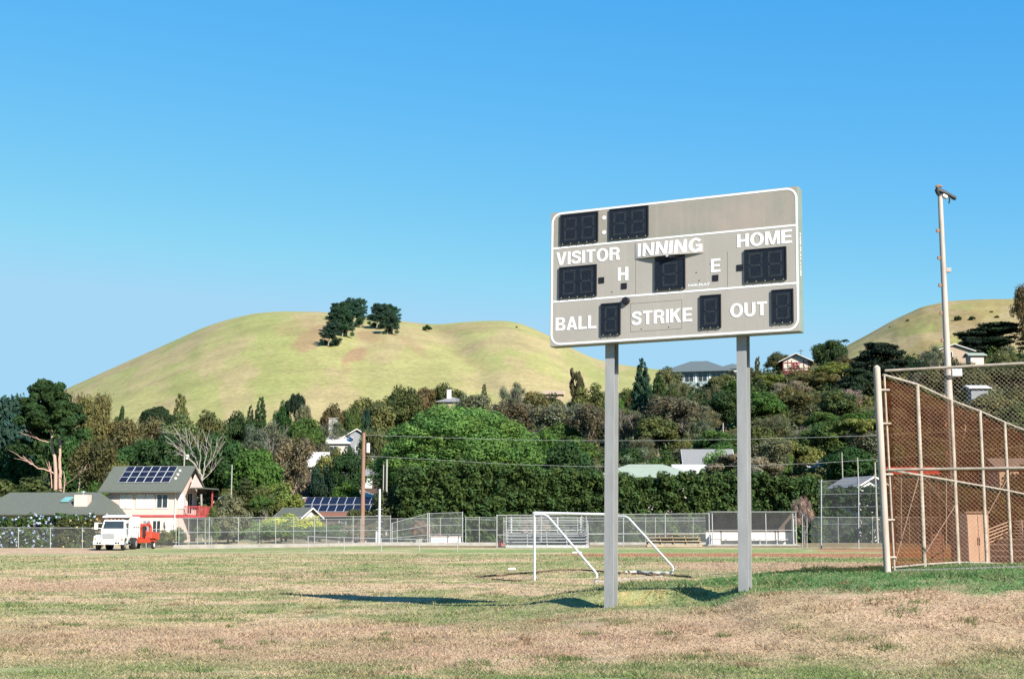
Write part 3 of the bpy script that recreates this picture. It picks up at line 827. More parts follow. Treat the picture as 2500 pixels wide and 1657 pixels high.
rope("rolled_net", "crumpled pale goal net lying along the ground at the goal's right corner", [(1520, 1397), (1550, 1395), (1590, 1398), (1640, 1399)], .06, M['net'])
for (px, py, lab, s) in ((1250, 1386, "small white scrap of paper lying in the dry grass left of the goal", .14), (1405, 1347, "flat white base plate at the edge of the red infield dirt", .30)):
    d = EYE / ((py - 1285) / FPX); x = X(px, d); b = MB()
    b.hexa([(-s, -s, 0), (s, -s * .8, 0), (s * .9, s, 0), (-s, s * .9, 0), (-s * .9, -s * .9, .06), (s * .9, -s * .7, .05), (s * .8, s * .9, .07), (-s * .9, s * .8, .05)])
    o = b.build("base_plate" if s > .2 else "paper_scrap", M['white'], None); o.location = (x, d, Hs(x, d) + .01)
    tag(o, lab, "base" if s > .2 else "litter")

# ------------------------------------------------------------------ tall chain-link fence and rust-coloured screen on the right
A0 = Vector((6.62, 24.05, 0)); zA = P(2160, 1395, 24.05).z
nd = Vector((2.1, -1.03, 0)).normalized()      # near panel heads right and towards us
sd_ = Vector((1.45, 2.42, 0)).normalized()     # screened side heads away
NEARL = 5.6
def chain(mb, org, dirv, L, zfun0, zfun1, sp, r):
    """diamond mesh of real wires between lower and upper edge functions of the distance along dirv"""
    zlo = min(zfun0(0), zfun0(L)); zhi = max(zfun1(0), zfun1(L))
    Ht = zhi - zlo
    for sgn in (1, -1):
        s0 = -Ht if sgn > 0 else 0.0
        s = s0
        while s < (L if sgn > 0 else L + Ht):
            # wire: z = zlo + k, along = s + sgn*k
            k0 = 0.0; seg = []
            K = np.linspace(0, Ht, 70)
            al = s + sgn * K
            zz = zlo + K
            ok = (al >= 0) & (al <= L) & (zz >= np.interp(al, [0, L], [zfun0(0), zfun0(L)])) & (zz <= np.interp(al, [0, L], [zfun1(0), zfun1(L)]))
            ii = np.nonzero(ok)[0]
            if len(ii) > 1:
                a, c = ii[0], ii[-1]
                off = 0.004 * sgn
                nrm = Vector((-dirv.y, dirv.x, 0)) * off
                pa = org + dirv * float(al[a]) + nrm; pa.z = float(zz[a])
                pc = org + dirv * float(al[c]) + nrm; pc.z = float(zz[c])
                mb.path([pa, pc], r, 4, cap=False)
            s += sp
    return mb
fn = thing("chain_link_fence", "tall rusty chain link fence panel in the right foreground facing the field", "fence", (A0.x, A0.y, zA))
inv = -Vector((A0.x, A0.y, zA))
ZTOP = P(2160, 905, 24.05).z - zA
def gz(q): return Hs(A0.x + q.x, A0.y + q.y) - zA
endp = nd * NEARL
zt1 = ZTOP + 0.02
b = MB(); b.tube(Vector((-.03, 0, gz(Vector((0, 0, 0))) - .3)), Vector((-.09, -.005, ZTOP + .06)), .062, 14)
b.path([Vector((-.09, -.005, ZTOP + .06)), Vector((-.09, -.005, ZTOP + .10))], [.062, .02], 14); b.build("post", M['rustypole'], fn, True)
b = MB(); b.tube(endp + Vector((0, 0, gz(endp) - .3)), endp + Vector((0, 0, zt1 + .05)), .062, 12); b.build("post", M['rustypole'], fn, True)
b = MB(); b.tube(Vector((.06, 0, ZTOP)), endp + Vector((0, 0, zt1)), .026, 10); b.build("top_rail", M['rustrail'], fn, True)
zmid = P(2165, 1146, 24.0).z - zA
b = MB(); b.tube(Vector((.06, 0, zmid)), endp + Vector((0, 0, zmid - .03)), .026, 10); b.build("mid_rail", M['rustrail'], fn, True)
b = MB(); b.tube(Vector((.10, .03, .02)), Vector((.05, .03, ZTOP - .06)), .020, 8); b.build("tension_bar", M['rustrail'], fn, True)
for z in (.25, .9, 1.7, 2.6, 3.2):
    b = MB(); b.path([Vector((-.10, 0, z)), Vector((.13, 0, z))], .02, 8)
    b.build("clamp_band", M['rustrail'], fn)
b = MB(); chain(b, Vector((.12, -.02, 0)), nd, NEARL - .15, lambda s: gz(nd * s) + .06, lambda s: ZTOP + .0, .0775, .0015)
b.build("wire_mesh", M['wire'], fn)

fs_ = thing("screened_fence", "rust coloured mesh screen on a sloping pipe fence running away from the tall post", "fence", (A0.x, A0.y, zA))
SP = [(0.12, 915, 1146, 1393), (2.44, 938, 1160, 1390), (5.2, 977, 1174, 1387), (7.95, 1003, 1186, 1384), (10.7, 1030, 1197, 1380), (13.3, 1050, 1207, 1376), (16.0, 1068, 1214, 1373)]
tops, mids, gnd = [], [], []
for (s, yt, ym, yb) in SP:
    q = A0 + sd_ * s
    pxx = 1250 + q.x / q.y / 1.0095 * FPX
    tops.append(sd_ * s + Vector((0, 0, P(pxx, yt, q.y).z - zA)))
    mids.append(sd_ * s + Vector((0, 0, P(pxx, ym, q.y).z - zA)))
    gnd.append(sd_ * s + Vector((0, 0, Hs(q.x, q.y) - zA)))
for k in range(1, len(SP)):
    b = MB(); b.tube(gnd[k] - Vector((0, 0, .3)), tops[k], .040, 10); b.build("post", M['rustrail'], fs_, True)
b = MB(); b.path(tops, .025, 8); b.build("top_rail", M['rustrail'], fs_, True)
b = MB(); b.path(mids, .023, 8); b.build("mid_rail", M['rustrail'], fs_, True)
b = MB(); b.path([q + Vector((0, 0, .07)) for q in gnd], .02, 8); b.build("bottom_rail", M['rustrail'], fs_, True)
off = Vector((sd_.y, -sd_.x, 0)) * -0.06
b = MB()
for k in range(len(SP) - 1):
    n0 = len(b.v)
    N = 6
    for j in range(N + 1):
        t = j / N
        lo = gnd[k].lerp(gnd[k + 1], t) + Vector((0, 0, .08)); hi = tops[k].lerp(tops[k + 1], t)
        sag = 0.03 * math.sin(t * math.pi)
        b.v.append(tuple(lo + off * (1 + sag * 8))); b.v.append(tuple(hi + off - Vector((0, 0, sag))))
    for j in range(N):
        b.f.append((n0 + 2 * j, n0 + 2 * j + 2, n0 + 2 * j + 3, n0 + 2 * j + 1))
b.build("screen_cloth", M['screen'], fs_)
for (i, j, za, zb2) in ((0, 1, .05, 2.0), (1, 2, 1.75, .9), (1, 2, .3, 1.3), (3, 4, 1.0, 2.0)):
    pa = sd_ * SP[i][0] + Vector((.1, .2, za)); pb = sd_ * SP[j][0] + Vector((.1, .2, zb2))
    b = MB(); b.path([pa, pb], .010, 6); b.build("brace", M['woodpole'], fs_, True)
# concrete edging and asphalt behind the near panel
b = MB(); e0 = A0 + nd * .1 + Vector((0, .12, 0)); pts = [e0 + nd * (NEARL * i / 8) for i in range(9)]
vs = []; fsx = []
for i, q in enumerate(pts):
    z = Hs(q.x, q.y)
    w_ = Vector((-nd.y, nd.x, 0)) * .22
    for pq, dz in ((q, -.2), (q + w_, -.2), (q + w_, .035), (q, .035)):
        vs.append((pq.x, pq.y, z + dz))
for i in range(8):
    a = 4 * i
    for k in range(4): fsx.append((a + k, a + (k + 1) % 4, a + 4 + (k + 1) % 4, a + 4 + k))
b.add(vs, fsx); tag(b.build("concrete_edging", M['concrete'], None), "low concrete edging along the foot of the tall chain link fence", "kerb", kind="structure")
b = MB(); N = 10; n0 = 0
for j in range(N + 1):
    for i in range(N + 1):
        q = A0 + nd * (2.2 + 3.6 * i / N) + sd_ * (1.0 + 13 * j / N) + Vector((.4, 0, 0)) * 1
        b.v.append((q.x, q.y, Hs(q.x, q.y) + .02))
for j in range(N):
    for i in range(N):
        a = j * (N + 1) + i; b.f.append((a, a + 1, a + N + 2, a + N + 1))
tag(b.build("path", M['asphalt'], None), "dark asphalt path behind the tall fence at the right edge", "path", kind="structure")

# ------------------------------------------------------------------ light pole
LP = P(2335, 1372, 37.0); LPz = Hs(LP.x, LP.y)
lp = thing("light_pole", "tall tapering pinkish metal light pole with broken dark lamps on top", "light pole", (LP.x, LP.y, LPz))
top = P(2301, 479, 37.0).z - LPz
b = MB(); b.path([(0, 0, -.2), (0, 0, top * .33), (0, 0, top * .66), (.0, 0, top)], [.128, .108, .085, .066], 16); b.build("pole", M['rustypole'], lp, True)
for k in range(9):
    b = MB(); z = top * (.30 + .075 * k); b.box(-.15, -.05, -.03, .03, z, z + .09); b.build("step_bolt", M['woodpole'], lp)
for z in (top * .18, top * .50):
    b = MB(); b.path([(0, 0, z), (0, 0, z + .10)], [.128, .128], 14); b.build("band", M['dark'], lp)
b = MB(); b.box(.06, .20, -.06, .06, top * .79, top * .79 + .12); b.build("junction_box", M['concrete'], lp)
b = MB(); b.box(.09, .36, -.1, .1, top * .508, top * .508 + .20); b.build("sign_box", M['whitetube'], lp)
b = MB(); b.path([(0, 0, top + .002), (0, 0, top + .05)], [.08, .07], 12); b.build("cap", M['dark'], lp)
b = MB(); b.path([(-.05, 0, top + .05), (-.07, 0, top + .16), (-.04, 0, top + .24)], [.05, .075, .06], 10); b.path([(-.06, 0, top + .17), (.10, -.02, top + .10), (.25, -.03, top + .03), (.37, -.04, top - .06)], [.075, .07, .05, .06], 10)
hs_ = b.build("lamp_housing", M['dark'], lp, True)
b = MB(); b.path([(-.09, 0, top + .245), (-.05, 0, top + .29), (.06, 0, top + .28)], [.05, .055, .035], 8); b.build("rusty_bracket", M['woodpole'], hs_, True)
b = MB(); b.path([(.06, -.03, top + .02), (.16, -.04, top - .05), (.20, -.04, top - .04)], [.06, .065, .03], 10); b.build("lens", M['lens'], hs_, True)
b = MB(); b.path([(.36, -.04, top - .05), (.43, -.05, top - .09)], [.07, .05], 8); b.build("lamp_end", M['dark'], hs_, True)
b = MB(); b.path([(.22, -.05, top + .0), (.25, -.05, top - .12), (.22, -.05, top - .22)], .022, 6); b.build("loose_cable", M['dark'], lp)

# things seen through the screen
q = P(2390, 1345, 46); zq = Hs(q.x, q.y)
sc = thing("storage_cabinet", "tall cream storage cabinet standing behind the rust coloured screen", "cabinet", (q.x, q.y, zq))
sc.scale = (.56, .8, 1)
hC = P(2390, 1252, 46).z - zq
b = MB(); b.box(-.66, .66, 0, .9, 0, hC); b.build("body", M['whitetrim'], sc, bevel=.02)
for s in (-1, 1):
    b = MB(); b.box(min(.02 * s, .62 * s), max(.02 * s, .62 * s), -.025, -.004, .08, hC - .08); d_ = b.build("door", M['whitetrim'], sc)
    b = MB(); b.box(.06 * s - .012, .06 * s + .012, -.05, -.026, hC * .45, hC * .58); b.build("handle", M['dark'], d_)
b = MB(); b.box(-.72, .72, -.08, .95, hC + .003, hC + .06); b.build("top", M['concrete'], sc)
def rack(name, label, px, d, hpx, w_, n):
    q = P(px, 1372, d); z0 = Hs(q.x, q.y); h = hpx / FPX * d
    t = thing(name, label, "rack", (q.x, q.y, z0))
    for s in (-1, 1):
        b = MB(); b.tube((s * w_ / 2, 0, 0), (s * w_ / 2, 0, h), .03, 6); b.build("post", M['alu'], t)
    for k in range(n):
        b = MB(); z = h * (k + .7) / n; b.box(-w_ / 2 + .03, w_ / 2 - .03, -.02, .02, z, z + .07); b.build("slat", M['alu'], t)
    return t
rack("slatted_rack", "narrow grey slatted rack leaning behind the screen beside the light pole", 2290, 36, 80, .30, 9)

# ------------------------------------------------------------------ bleachers, dugout, far fences
def bleacher(label, px0, px1, ybase, d, htop, rows, m, rz=0.0, guard=True, group=None, loc=None, w_=None):
    c = loc if loc else P((px0 + px1) / 2, ybase, d)
    z0 = Hs(c.x, c.y)
    w_ = w_ or (px1 - px0) / FPX * d
    t = thing("bleacher", label, "bleacher", (c.x, c.y, z0), rz, group)
    rise, run = (htop - 1.0) / max(rows - 1, 1) if guard else htop / rows, .62
    rise = min(rise, .24) if guard else rise
    for k in range(rows):
        zs = .42 + rise * k
        b = MB(); b.box(-w_ / 2, w_ / 2, run * k, run * k + .28, zs, zs + .045); b.build("seat", m, t)
        b = MB(); b.box(-w_ / 2, w_ / 2, run * k - .30, run * k - .02, zs - .26, zs - .22); b.build("footboard", m, t)
        b = MB(); b.box(-w_ / 2, w_ / 2, run * k - .335, run * k - .305, zs - .42, zs - .235); b.build("riser", m, t)
    nf = 5
    for i in range(nf):
        x = -w_ / 2 + .15 + (w_ - .3) * i / (nf - 1)
        b = MB(); b.box(x - .04, x + .04, -.3, run * rows, .0, .06)
        for k in range(rows): b.box(x - .03, x + .03, run * k + .1, run * k + .16, .063, .415 + rise * k)
        b.build("frame", m, t)
    if guard:
        yb = run * rows + .1
        for i in range(4):
            x = -w_ / 2 + .45 + (w_ - .9) * i / 3
            b = MB(); b.box(x - .06, x + .06, yb - .03, yb + .03, .3, htop); b.build("rail_post", m, t)
        for k in range(8):
            z = .95 + (htop - 1.0) * k / 7
            b = MB(); b.tube((-w_ / 2 + .2, yb - .05, z), (w_ / 2 - .2, yb - .05, z), .022, 6); b.build("back_rail", m, t)
        for s in (-1, 1):
            x = s * (w_ / 2 - .02)
            b = MB()
            for k in range(8):
                z = .62 + (htop - .95) * k / 7
                b.tube((x, .35, z - .30), (x, yb - .1, z + .28), .022, 6)
            b.tube((x, .35, .15), (x, .35, htop - .55), .03, 6); b.tube((x, yb - .1, .3), (x, yb - .1, htop + .05), .035, 6); b.tube((x, 1.1, .3), (x, 1.1, htop - .3), .03, 6)
            b.build("side_rail", m, t)
    return t
bleacher("aluminium bleacher with tubular guard rails standing behind the goal's left post", 1236, 1436, 1334, 109, 2.45, 5, M['alu'])
bleacher("low skeletal timber bleacher beside the dugout, seen right of the goal stay", 1580, 1712, 1328, 113, .85, 3, M['timber'], guard=False)
q = P(2478, 1346, 54)
bleacher("aluminium bleacher turned sideways behind the rust coloured screen", 0, 0, 0, 52, 1.9, 5, M['whitetrim'], rz=math.radians(-52), loc=Vector((q.x, q.y, 0)), w_=4.2)

def fence(label, pts, posts, d_rails=(1.0,), mesh='link', pr=.035, rr=.022, cat="fence", group=None, mname="wire_mesh"):
    """pts: [(px, ytop, ybase, d), ...] the run of the fence; posts: px of the posts"""
    c0 = P(pts[0][0], pts[0][2], pts[0][3]); o = Vector((c0.x, c0.y, Hs(c0.x, c0.y)))
    t = thing("chain_link_fence", label, cat, o, 0, group)
    pxs = [p[0] for p in pts]; k = 1 if pxs[-1] > pxs[0] else -1
    def at(px, f):
        ip = lambda j: float(np.interp(px * k, [a * k for a in pxs], [p[j] for p in pts]))
        d = ip(3); hi = P(px, ip(1), d); lo = P(px, ip(2), d)
        lo.z = min(lo.z, Hs(lo.x, lo.y))
        return lo.lerp(hi, f) - o
    for px in posts:
        b = MB(); b.tube(at(px, -.04), at(px, 1.02), pr, 6); b.build("post", M['galv'], t, True)
    for f in d_rails:
        b = MB(); b.path([at(px, f) for px in pxs], rr, 6); b.build("rail", M['galv'], t, True)
    if mesh:
        b = MB(); n0 = len(b.v)
        for px in pxs: b.v += [tuple(at(px, 0.0)), tuple(at(px, 1.0))]
        for i in range(len(pxs) - 1): b.f.append((2 * i, 2 * i + 2, 2 * i + 3, 2 * i + 1))
        b.build(mname, M[mesh], t)
    return t
FG = "low chain link fences round the field"
fence("chain link fence in front of the blue flowering hedge at the left edge", [(-60, 1287, 1333, 119), (210, 1288, 1336, 119), (432, 1292, 1326, 121)], [-33, 45, 123, 201, 279, 357, 430])
fence("long front chain link fence of the ball court, set on the concrete kerb", [(437, 1264, 1322, 120), (955, 1259, 1317, 121)], [437, 511, 582, 673, 768, 862, 953], (1.0, .52))
fence("side chain link fence of the ball court running back beside the pink house", [(436, 1264, 1322, 121), (535, 1269, 1318, 141)], [461, 482, 501, 517, 528], (1.0, .5))
fence("rear chain link fence of the ball court in front of the yellow green shrubs", [(535, 1269, 1317, 142), (1133, 1264, 1316, 142)], [535, 586, 634, 717, 797, 881, 970, 1075], (1.0, .03))
fence("low chain link fence standing forward on the grass before the ball court", [(752, 1309, 1344, 90), (1120, 1319, 1346, 90)], [752, 840, 931, 1024, 1117], (1.0,), mesh=None, pr=.03)
fence("tall gated chain link panel with a sloping rail beside the white concrete block", [(955, 1277, 1318, 121.5), (1044, 1253, 1318, 122), (1129, 1250, 1318, 122)], [957, 1044, 1048, 1129], (1.0, .62, .33), pr=.05)
fence("chain link fence between the white concrete block and the bleacher", [(1135, 1262, 1318, 123), (1212, 1263, 1319, 123)], [1137, 1170], (1.0, .92, .55))
fence("chain link fence in front of the bleacher and up to the dugout", [(1213, 1257, 1335, 107.5), (1732, 1253, 1329, 116)], [1213, 1321, 1420, 1522, 1624], (1.0, .40), pr=.045)
fence("rear chain link fence behind the bleachers at the foot of the hedge", [(1228, 1264, 1318, 131), (1735, 1263, 1317, 131)], [1230, 1320, 1410, 1500, 1576, 1600, 1692], (1.0, .88, .40), pr=.03)
fence("square chain link gate between the dugout and the backstop", [(1952, 1246, 1333, 112), (1965, 1262, 1336, 108), (2004, 1261, 1336, 106)], [1959, 1970], (1.0, .45), pr=.035)
bs = fence("tall chain link backstop of the ball field left of the tall post", [(1998, 1174, 1338, 104), (2110, 1171, 1336, 102), (2330, 1166, 1334, 98)], [2005, 2096, 2200, 2310], (1.0, .80, .61, .36), pr=.05, cat="backstop")
fence("low chain link fence seen through the backstop behind the red dirt", [(1980, 1262, 1312, 132), (2300, 1262, 1312, 132)], [2046, 2130, 2220], (1.0,), pr=.03)

# kerbs
def strip(name, label, pts, w_, h, m, cat="kerb"):
    b = MB(); vs = []; fs2 = []
    for (px, py, d) in pts:
        q = P(px, py, d); z = Hs(q.x, q.y)
        vs += [(q.x, q.y, z - .3), (q.x, q.y + w_, z - .3), (q.x, q.y + w_, z + h), (q.x, q.y, z + h)]
    for i in range(len(pts) - 1):
        a = 4 * i
        for k in range(4): fs2.append((a + k, a + (k + 1) % 4, a + 4 + (k + 1) % 4, a + 4 + k))
    fs2 += [(0, 1, 2, 3), (4 * len(pts) - 4, 4 * len(pts) - 1, 4 * len(pts) - 2, 4 * len(pts) - 3)]
    b.add(vs, fs2)
    return tag(b.build(name, m, None, bevel=.02), label, cat, kind="structure")
strip("concrete_kerb", "weathered concrete kerb under the ball court fence", [(424, 1330, 119), (700, 1328, 119.4), (955, 1324, 120), (1226, 1320, 121)], .8, .26, M['concrete'])
strip("concrete_kerb", "pale concrete kerb behind the bleacher and timber stand", [(1440, 1318, 127), (1760, 1317, 127)], .5, .22, M['concrete'])
b = MB(); q = P(1088, 1318, 124); w_ = 72 / FPX * 124 / 2; hh = 19 / FPX * 124
blk = thing("concrete_block", "long white painted concrete block with a blue smear behind the fence", "block", (q.x, q.y, Hs(q.x, q.y)))
b.box(-w_, w_, 0, 1.0, 0, hh); b.build("body", M['white'], blk, bevel=.03)
b = MB(); b.box(-w_ - .08, w_ + .08, -.05, 1.05, hh + .003, hh + .09); b.build("cap", M['rustrail'], blk)
b = MB(); b.hexa([(-w_ + .15, -.006, .1), (-w_ + 1.0, -.006, .08), (-w_ + 1.0, -.003, .08), (-w_ + .15, -.003, .1), (-w_ + .2, -.006, hh * .6), (-w_ + .9, -.006, hh * .72), (-w_ + .9, -.003, hh * .72), (-w_ + .2, -.003, hh * .6)])
b.build("paint_smear", mat("pale_blue_paint", (.45, .62, .72), .7, .1, 3.0), blk)
q = P(1016, 1318, 124); rp_ = thing("skate_ramp", "grey sloping concrete ramp left of the white concrete block", "ramp", (q.x, q.y, Hs(q.x, q.y)))
b = MB(); b.prism([(-1.35, 0), (.55, 0), (.55, .62)], 'y', 0, 1.6); b.build("slope", M['concrete'], rp_)
b = MB(); b.box(.555, .75, .1, 1.5, 0, .60); b.build("back_support", M['dark'], rp_)
q = P(860, 1316, 131); pb = thing("park_bench", "low dark park bench behind the ball court fence", "bench", (q.x, q.y, Hs(q.x, q.y)))
b = MB(); b.box(-1.5, 1.5, 0, .35, .40, .46); b.build("seat", M['brownwall'], pb)
for s in (-1, 0, 1):
    b = MB(); b.box(s * 1.3 - .05, s * 1.3 + .05, .05, .3, 0, .397); b.build("leg", M['concrete'], pb)
q = P(1222, 1316, 113); kb = thing("equipment_bin", "small red plastic bin beside the bleacher's left end", "bin", (q.x, q.y, Hs(q.x, q.y)))
b = MB(); b.path([(0, 0, 0), (0, 0, .55)], [.20, .26], 14); b.build("body", M['redtrim'], kb, True)
b = MB(); b.path([(0, 0, .553), (0, 0, .60)], [.28, .27], 14); b.build("lid", M['redtrim'], kb, True)

# dugout
q = P(1838, 1328, 118); dz = Hs(q.x, q.y); DW = 212 / FPX * 118; DHt = P(1838, 1249, 118).z - dz
dg_ = thing("dugout", "open fronted dugout with white back wall, bench and chain link front", "dugout", (q.x, q.y, dz))
b = MB(); b.box(-DW / 2, DW / 2, 1.75, 1.87, 0, 1.15); b.build("back_wall", M['whitetrim'], dg_)
b = MB(); b.box(-DW / 2, DW / 2, 1.77, 1.85, 1.153, DHt - .15); b.build("upper_back_wall", M['brownwall'], dg_)  # upper wall coloured dark to deepen the shade under the roof
b = MB(); b.box(DW / 2 - .10, DW / 2, 1.0, 1.745, 0, DHt - .55); b.build("side_wall", M['whitetrim'], dg_)
b = MB(); b.box(-DW / 2 + .15, DW / 2 + .05, -.15, 2.0, DHt - .03, DHt + .05); b.build("roof", M['greyroof'], dg_)
b = MB(); b.box(-DW / 2 - .1, DW / 2 + .3, -.15, 2.0, .0, .10); b.build("floor_slab", M['concrete'], dg_)
for i, x in enumerate((-DW / 2 + .05, -DW / 2 + .32, -DW / 2 + 2.55, -DW / 2 + 4.95, DW / 2 - .28, DW / 2 - .02)):
    b = MB(); b.tube((x, 0, -.05), (x, 0, DHt - .035), .05, 8); b.build("post", M['galv'], dg_, True)
for f in (.98, .47, .05):
    b = MB(); b.tube((-DW / 2, -.02, DHt * f - .03), (DW / 2, -.02, DHt * f - .03), .026, 8); b.build("rail", M['galv'], dg_, True)
b = MB(); b.add([(-DW / 2, -.03, .1), (DW / 2, -.03, .1), (DW / 2, -.03, DHt - .1), (-DW / 2, -.03, DHt - .1)], [(0, 1, 2, 3)]); b.build("wire_mesh", M['link'], dg_)
b = MB(); b.box(-DW / 2 + 1.3, DW / 2 - .5, 1.2, 1.6, .50, .56); be = b.build("bench", M['alu'], dg_)
b = MB()
for k in range(4): b.box(-DW / 2 + 1.6 + k * 1.5, -DW / 2 + 1.7 + k * 1.5, 1.25, 1.55, .103, .497)
b.build("bench_leg", M['alu'], be)
b = MB(); b.box(-DW / 2 + .35, -DW / 2 + 1.15, 1.0, 1.7, .103, .95); b.build("locker_box", M['whitetrim'], dg_)

# ------------------------------------------------------------------ houses
def panel_windows(root, wins, w, dp, wm='glass', frame=True, blinds=None):
    """wins: (side, u, z, ww, wh[, material]) ; side f=front l=left r=right; u along the wall from its centre"""
    for wv in wins:
        side, u, z, ww, wh = wv[:5]; gm = wv[5] if len(wv) > 5 else wm
        def bx(mb, a0, a1, z0, z1, o0, o1):
            if side == 'f': mb.box(a0, a1, -dp / 2 - o1, -dp / 2 - o0, z0, z1)
            elif side == 'r': mb.box(w / 2 + o0, w / 2 + o1, a0, a1, z0, z1)
            else: mb.box(-w / 2 - o1, -w / 2 - o0, a0, a1, z0, z1)
        b = MB()
        bx(b, u - ww / 2 + .001, u + ww / 2 - .001, z, z + wh, .003, .03)
        p = b.build("window", M[gm], root)
        if frame:
            b = MB(); t = .09
            bx(b, u - ww / 2 - t, u - ww / 2, z - t, z + wh + t, .003, .06); bx(b, u + ww / 2, u + ww / 2 + t, z - t, z + wh + t, .003, .06)
            bx(b, u - ww / 2, u + ww / 2, z - t, z - .001, .003, .06); bx(b, u - ww / 2, u + ww / 2, z + wh + .001, z + wh + t, .003, .06)
            b2 = MB(); bx(b2, u - .035, u + .035, z, z + wh, .031, .05)
            b.build("frame", M['whitetrim'], p); b2.build("mullion", M['whitetrim'], p)

def gable_roof(root, w, dp, h, rh, oh, m, trim='whitetrim', th=.14, along='x'):
    """pitched roof, ridge along x (or y)"""
    if along == 'y': hw, hd = dp / 2, w / 2
    else: hw, hd = w / 2, dp / 2
    sl = rh / hd
    e = oh; ez = h - sl * e
    poly = [(-hd - e, ez), (0, h + rh), (hd + e, ez), (hd + e, ez + th), (0, h + rh + th), (-hd - e, ez + th)]
    b = MB()
    b.prism([poly[0], poly[1], poly[4], poly[5]], 'x' if along == 'x' else 'y', -hw - e, hw + e)
    b.prism([poly[1], poly[2], poly[3], poly[4]], 'x' if along == 'x' else 'y', -hw - e, hw + e)
    r = b.build("roof", M[m], root)
    for s in (-1, 1):
        f = MB()
        a0, a1 = sorted((s * (hw + e + .003), s * (hw + e + .05)))
        dz = .05
        f.prism([(poly[0][0], poly[0][1] - dz), (0, poly[1][1] - dz), (0, poly[4][1] - .02), (poly[5][0], poly[5][1] - .02)], 'x' if along == 'x' else 'y', a0, a1)
        f.prism([(0, poly[1][1] - dz), (poly[2][0], poly[2][1] - dz), (poly[3][0], poly[3][1] - .02), (0, poly[4][1] - .02)], 'x' if along == 'x' else 'y', a0, a1)
        f.build("bargeboard", M[trim], r)
    return r

def hip_roof(root, w, dp, h, rh, oh, m, ridge=None):
    rl = (w - dp) / 2 if ridge is None else ridge / 2
    rl = max(rl, .05)
    a, c = w / 2 + oh, dp / 2 + oh; z0 = h - oh * .3
    b = MB()
    b.add([(-a, -c, z0), (a, -c, z0), (a, c, z0), (-a, c, z0), (-a, -c, z0 + .12), (a, -c, z0 + .12), (a, c, z0 + .12), (-a, c, z0 + .12), (-rl, 0, h + rh), (rl, 0, h + rh)],
          [(3, 2, 1, 0), (0, 1, 5, 4), (1, 2, 6, 5), (2, 3, 7, 6), (3, 0, 4, 7), (4, 5, 9, 8), (5, 6, 9), (6, 7, 8, 9), (7, 4, 8)])
    return b.build("roof", M[m], root)

def house(label, px, pyb, d, w, dp, h, rh, wall, roof, kind='gable', rz=0.0, oh=.5, wins=(), along='x', chim=None, frame=True, name="house", cat="house", pyroof=None, base_z=None):
    """the centre of the front wall stands at pixel px, its foot on the ground; pyroof = pixel of the ridge top, which sets the floor height"""
    q = P(px, pyb, d)
    zg = Hs(q.x, q.y)
    if pyroof is not None:
        zr = P(px, pyroof, d + dp / 2).z
        z = zr - h - rh - .14
    else: z = zg
    t = thing(name, label, cat, (q.x, q.y + dp / 2, z), rz)
    dn = min(-.4, zg - z - .6)
    b = MB()
    b.box(-w / 2, w / 2, -dp / 2, dp / 2, dn, h)
    if kind == 'gable':
        if along == 'x':
            b.prism([(-dp / 2, h + .0005), (dp / 2, h + .0005), (0, h + rh - .02)], 'x', -w / 2, w / 2)
        else:
            b.prism([(-w / 2, h + .0005), (w / 2, h + .0005), (0, h + rh - .02)], 'y', -dp / 2, dp / 2)
    b.build("wall", M[wall], t)
    r = gable_roof(t, w, dp, h, rh, oh, roof, along=along) if kind == 'gable' else hip_roof(t, w, dp, h, rh, oh, roof)
    panel_windows(t, wins, w, dp, frame=frame)
    if chim:
        cx, cy, cw, ct, cm = chim
        b = MB(); b.box(cx - cw / 2, cx + cw / 2, cy - cw / 2, cy + cw / 2, h + rh * .2, h + ct); c = b.build("chimney", M[cm], r)
        b = MB(); b.box(cx - cw * .6, cx + cw * .6, cy - cw * .6, cy + cw * .6, h + ct + .003, h + ct + .12); b.build("chimney_cap", M[cm], c)
    return t, r

def solar(root, x0, x1, y0, z0, y1, z1, nx, ny, gap=.035, skip=()):
    """array lying on a roof slope from (y0, z0) at its foot to (y1, z1) at its head"""
    wv = (x1 - x0) / nx
    S = Vector((0, y1 - y0, z1 - z0)); up = Vector((0, -(z1 - z0), y1 - y0)).normalized()
    for j in range(ny):
        for i in range(nx):
            if (i, j) in skip: continue
            a = Vector((x0 + wv * i + gap / 2, y0, z0)) + S * (j / ny + gap / 2 / S.length)
            e1 = Vector((wv - gap, 0, 0)); e2 = S * (1 / ny - gap / S.length)
            b = MB(); lo, hi = up * .06, up * .10
            c4 = [a, a + e1, a + e1 + e2, a + e2]
            b.hexa([c + lo for c in c4] + [c + hi for c in c4])
            f = b.build("solar_panel", M['solarframe'], root)
            ins = .022; u1 = e1.normalized() * ins; u2 = e2.normalized() * ins
            c4 = [a + u1 + u2, a + e1 - u1 + u2, a + e1 + e2 - u1 - u2, a + e2 + u1 - u2]
            b = MB(); b.hexa([c + up * .101 for c in c4] + [c + up * .106 for c in c4])
            b.build("cells", M['solar'], f)

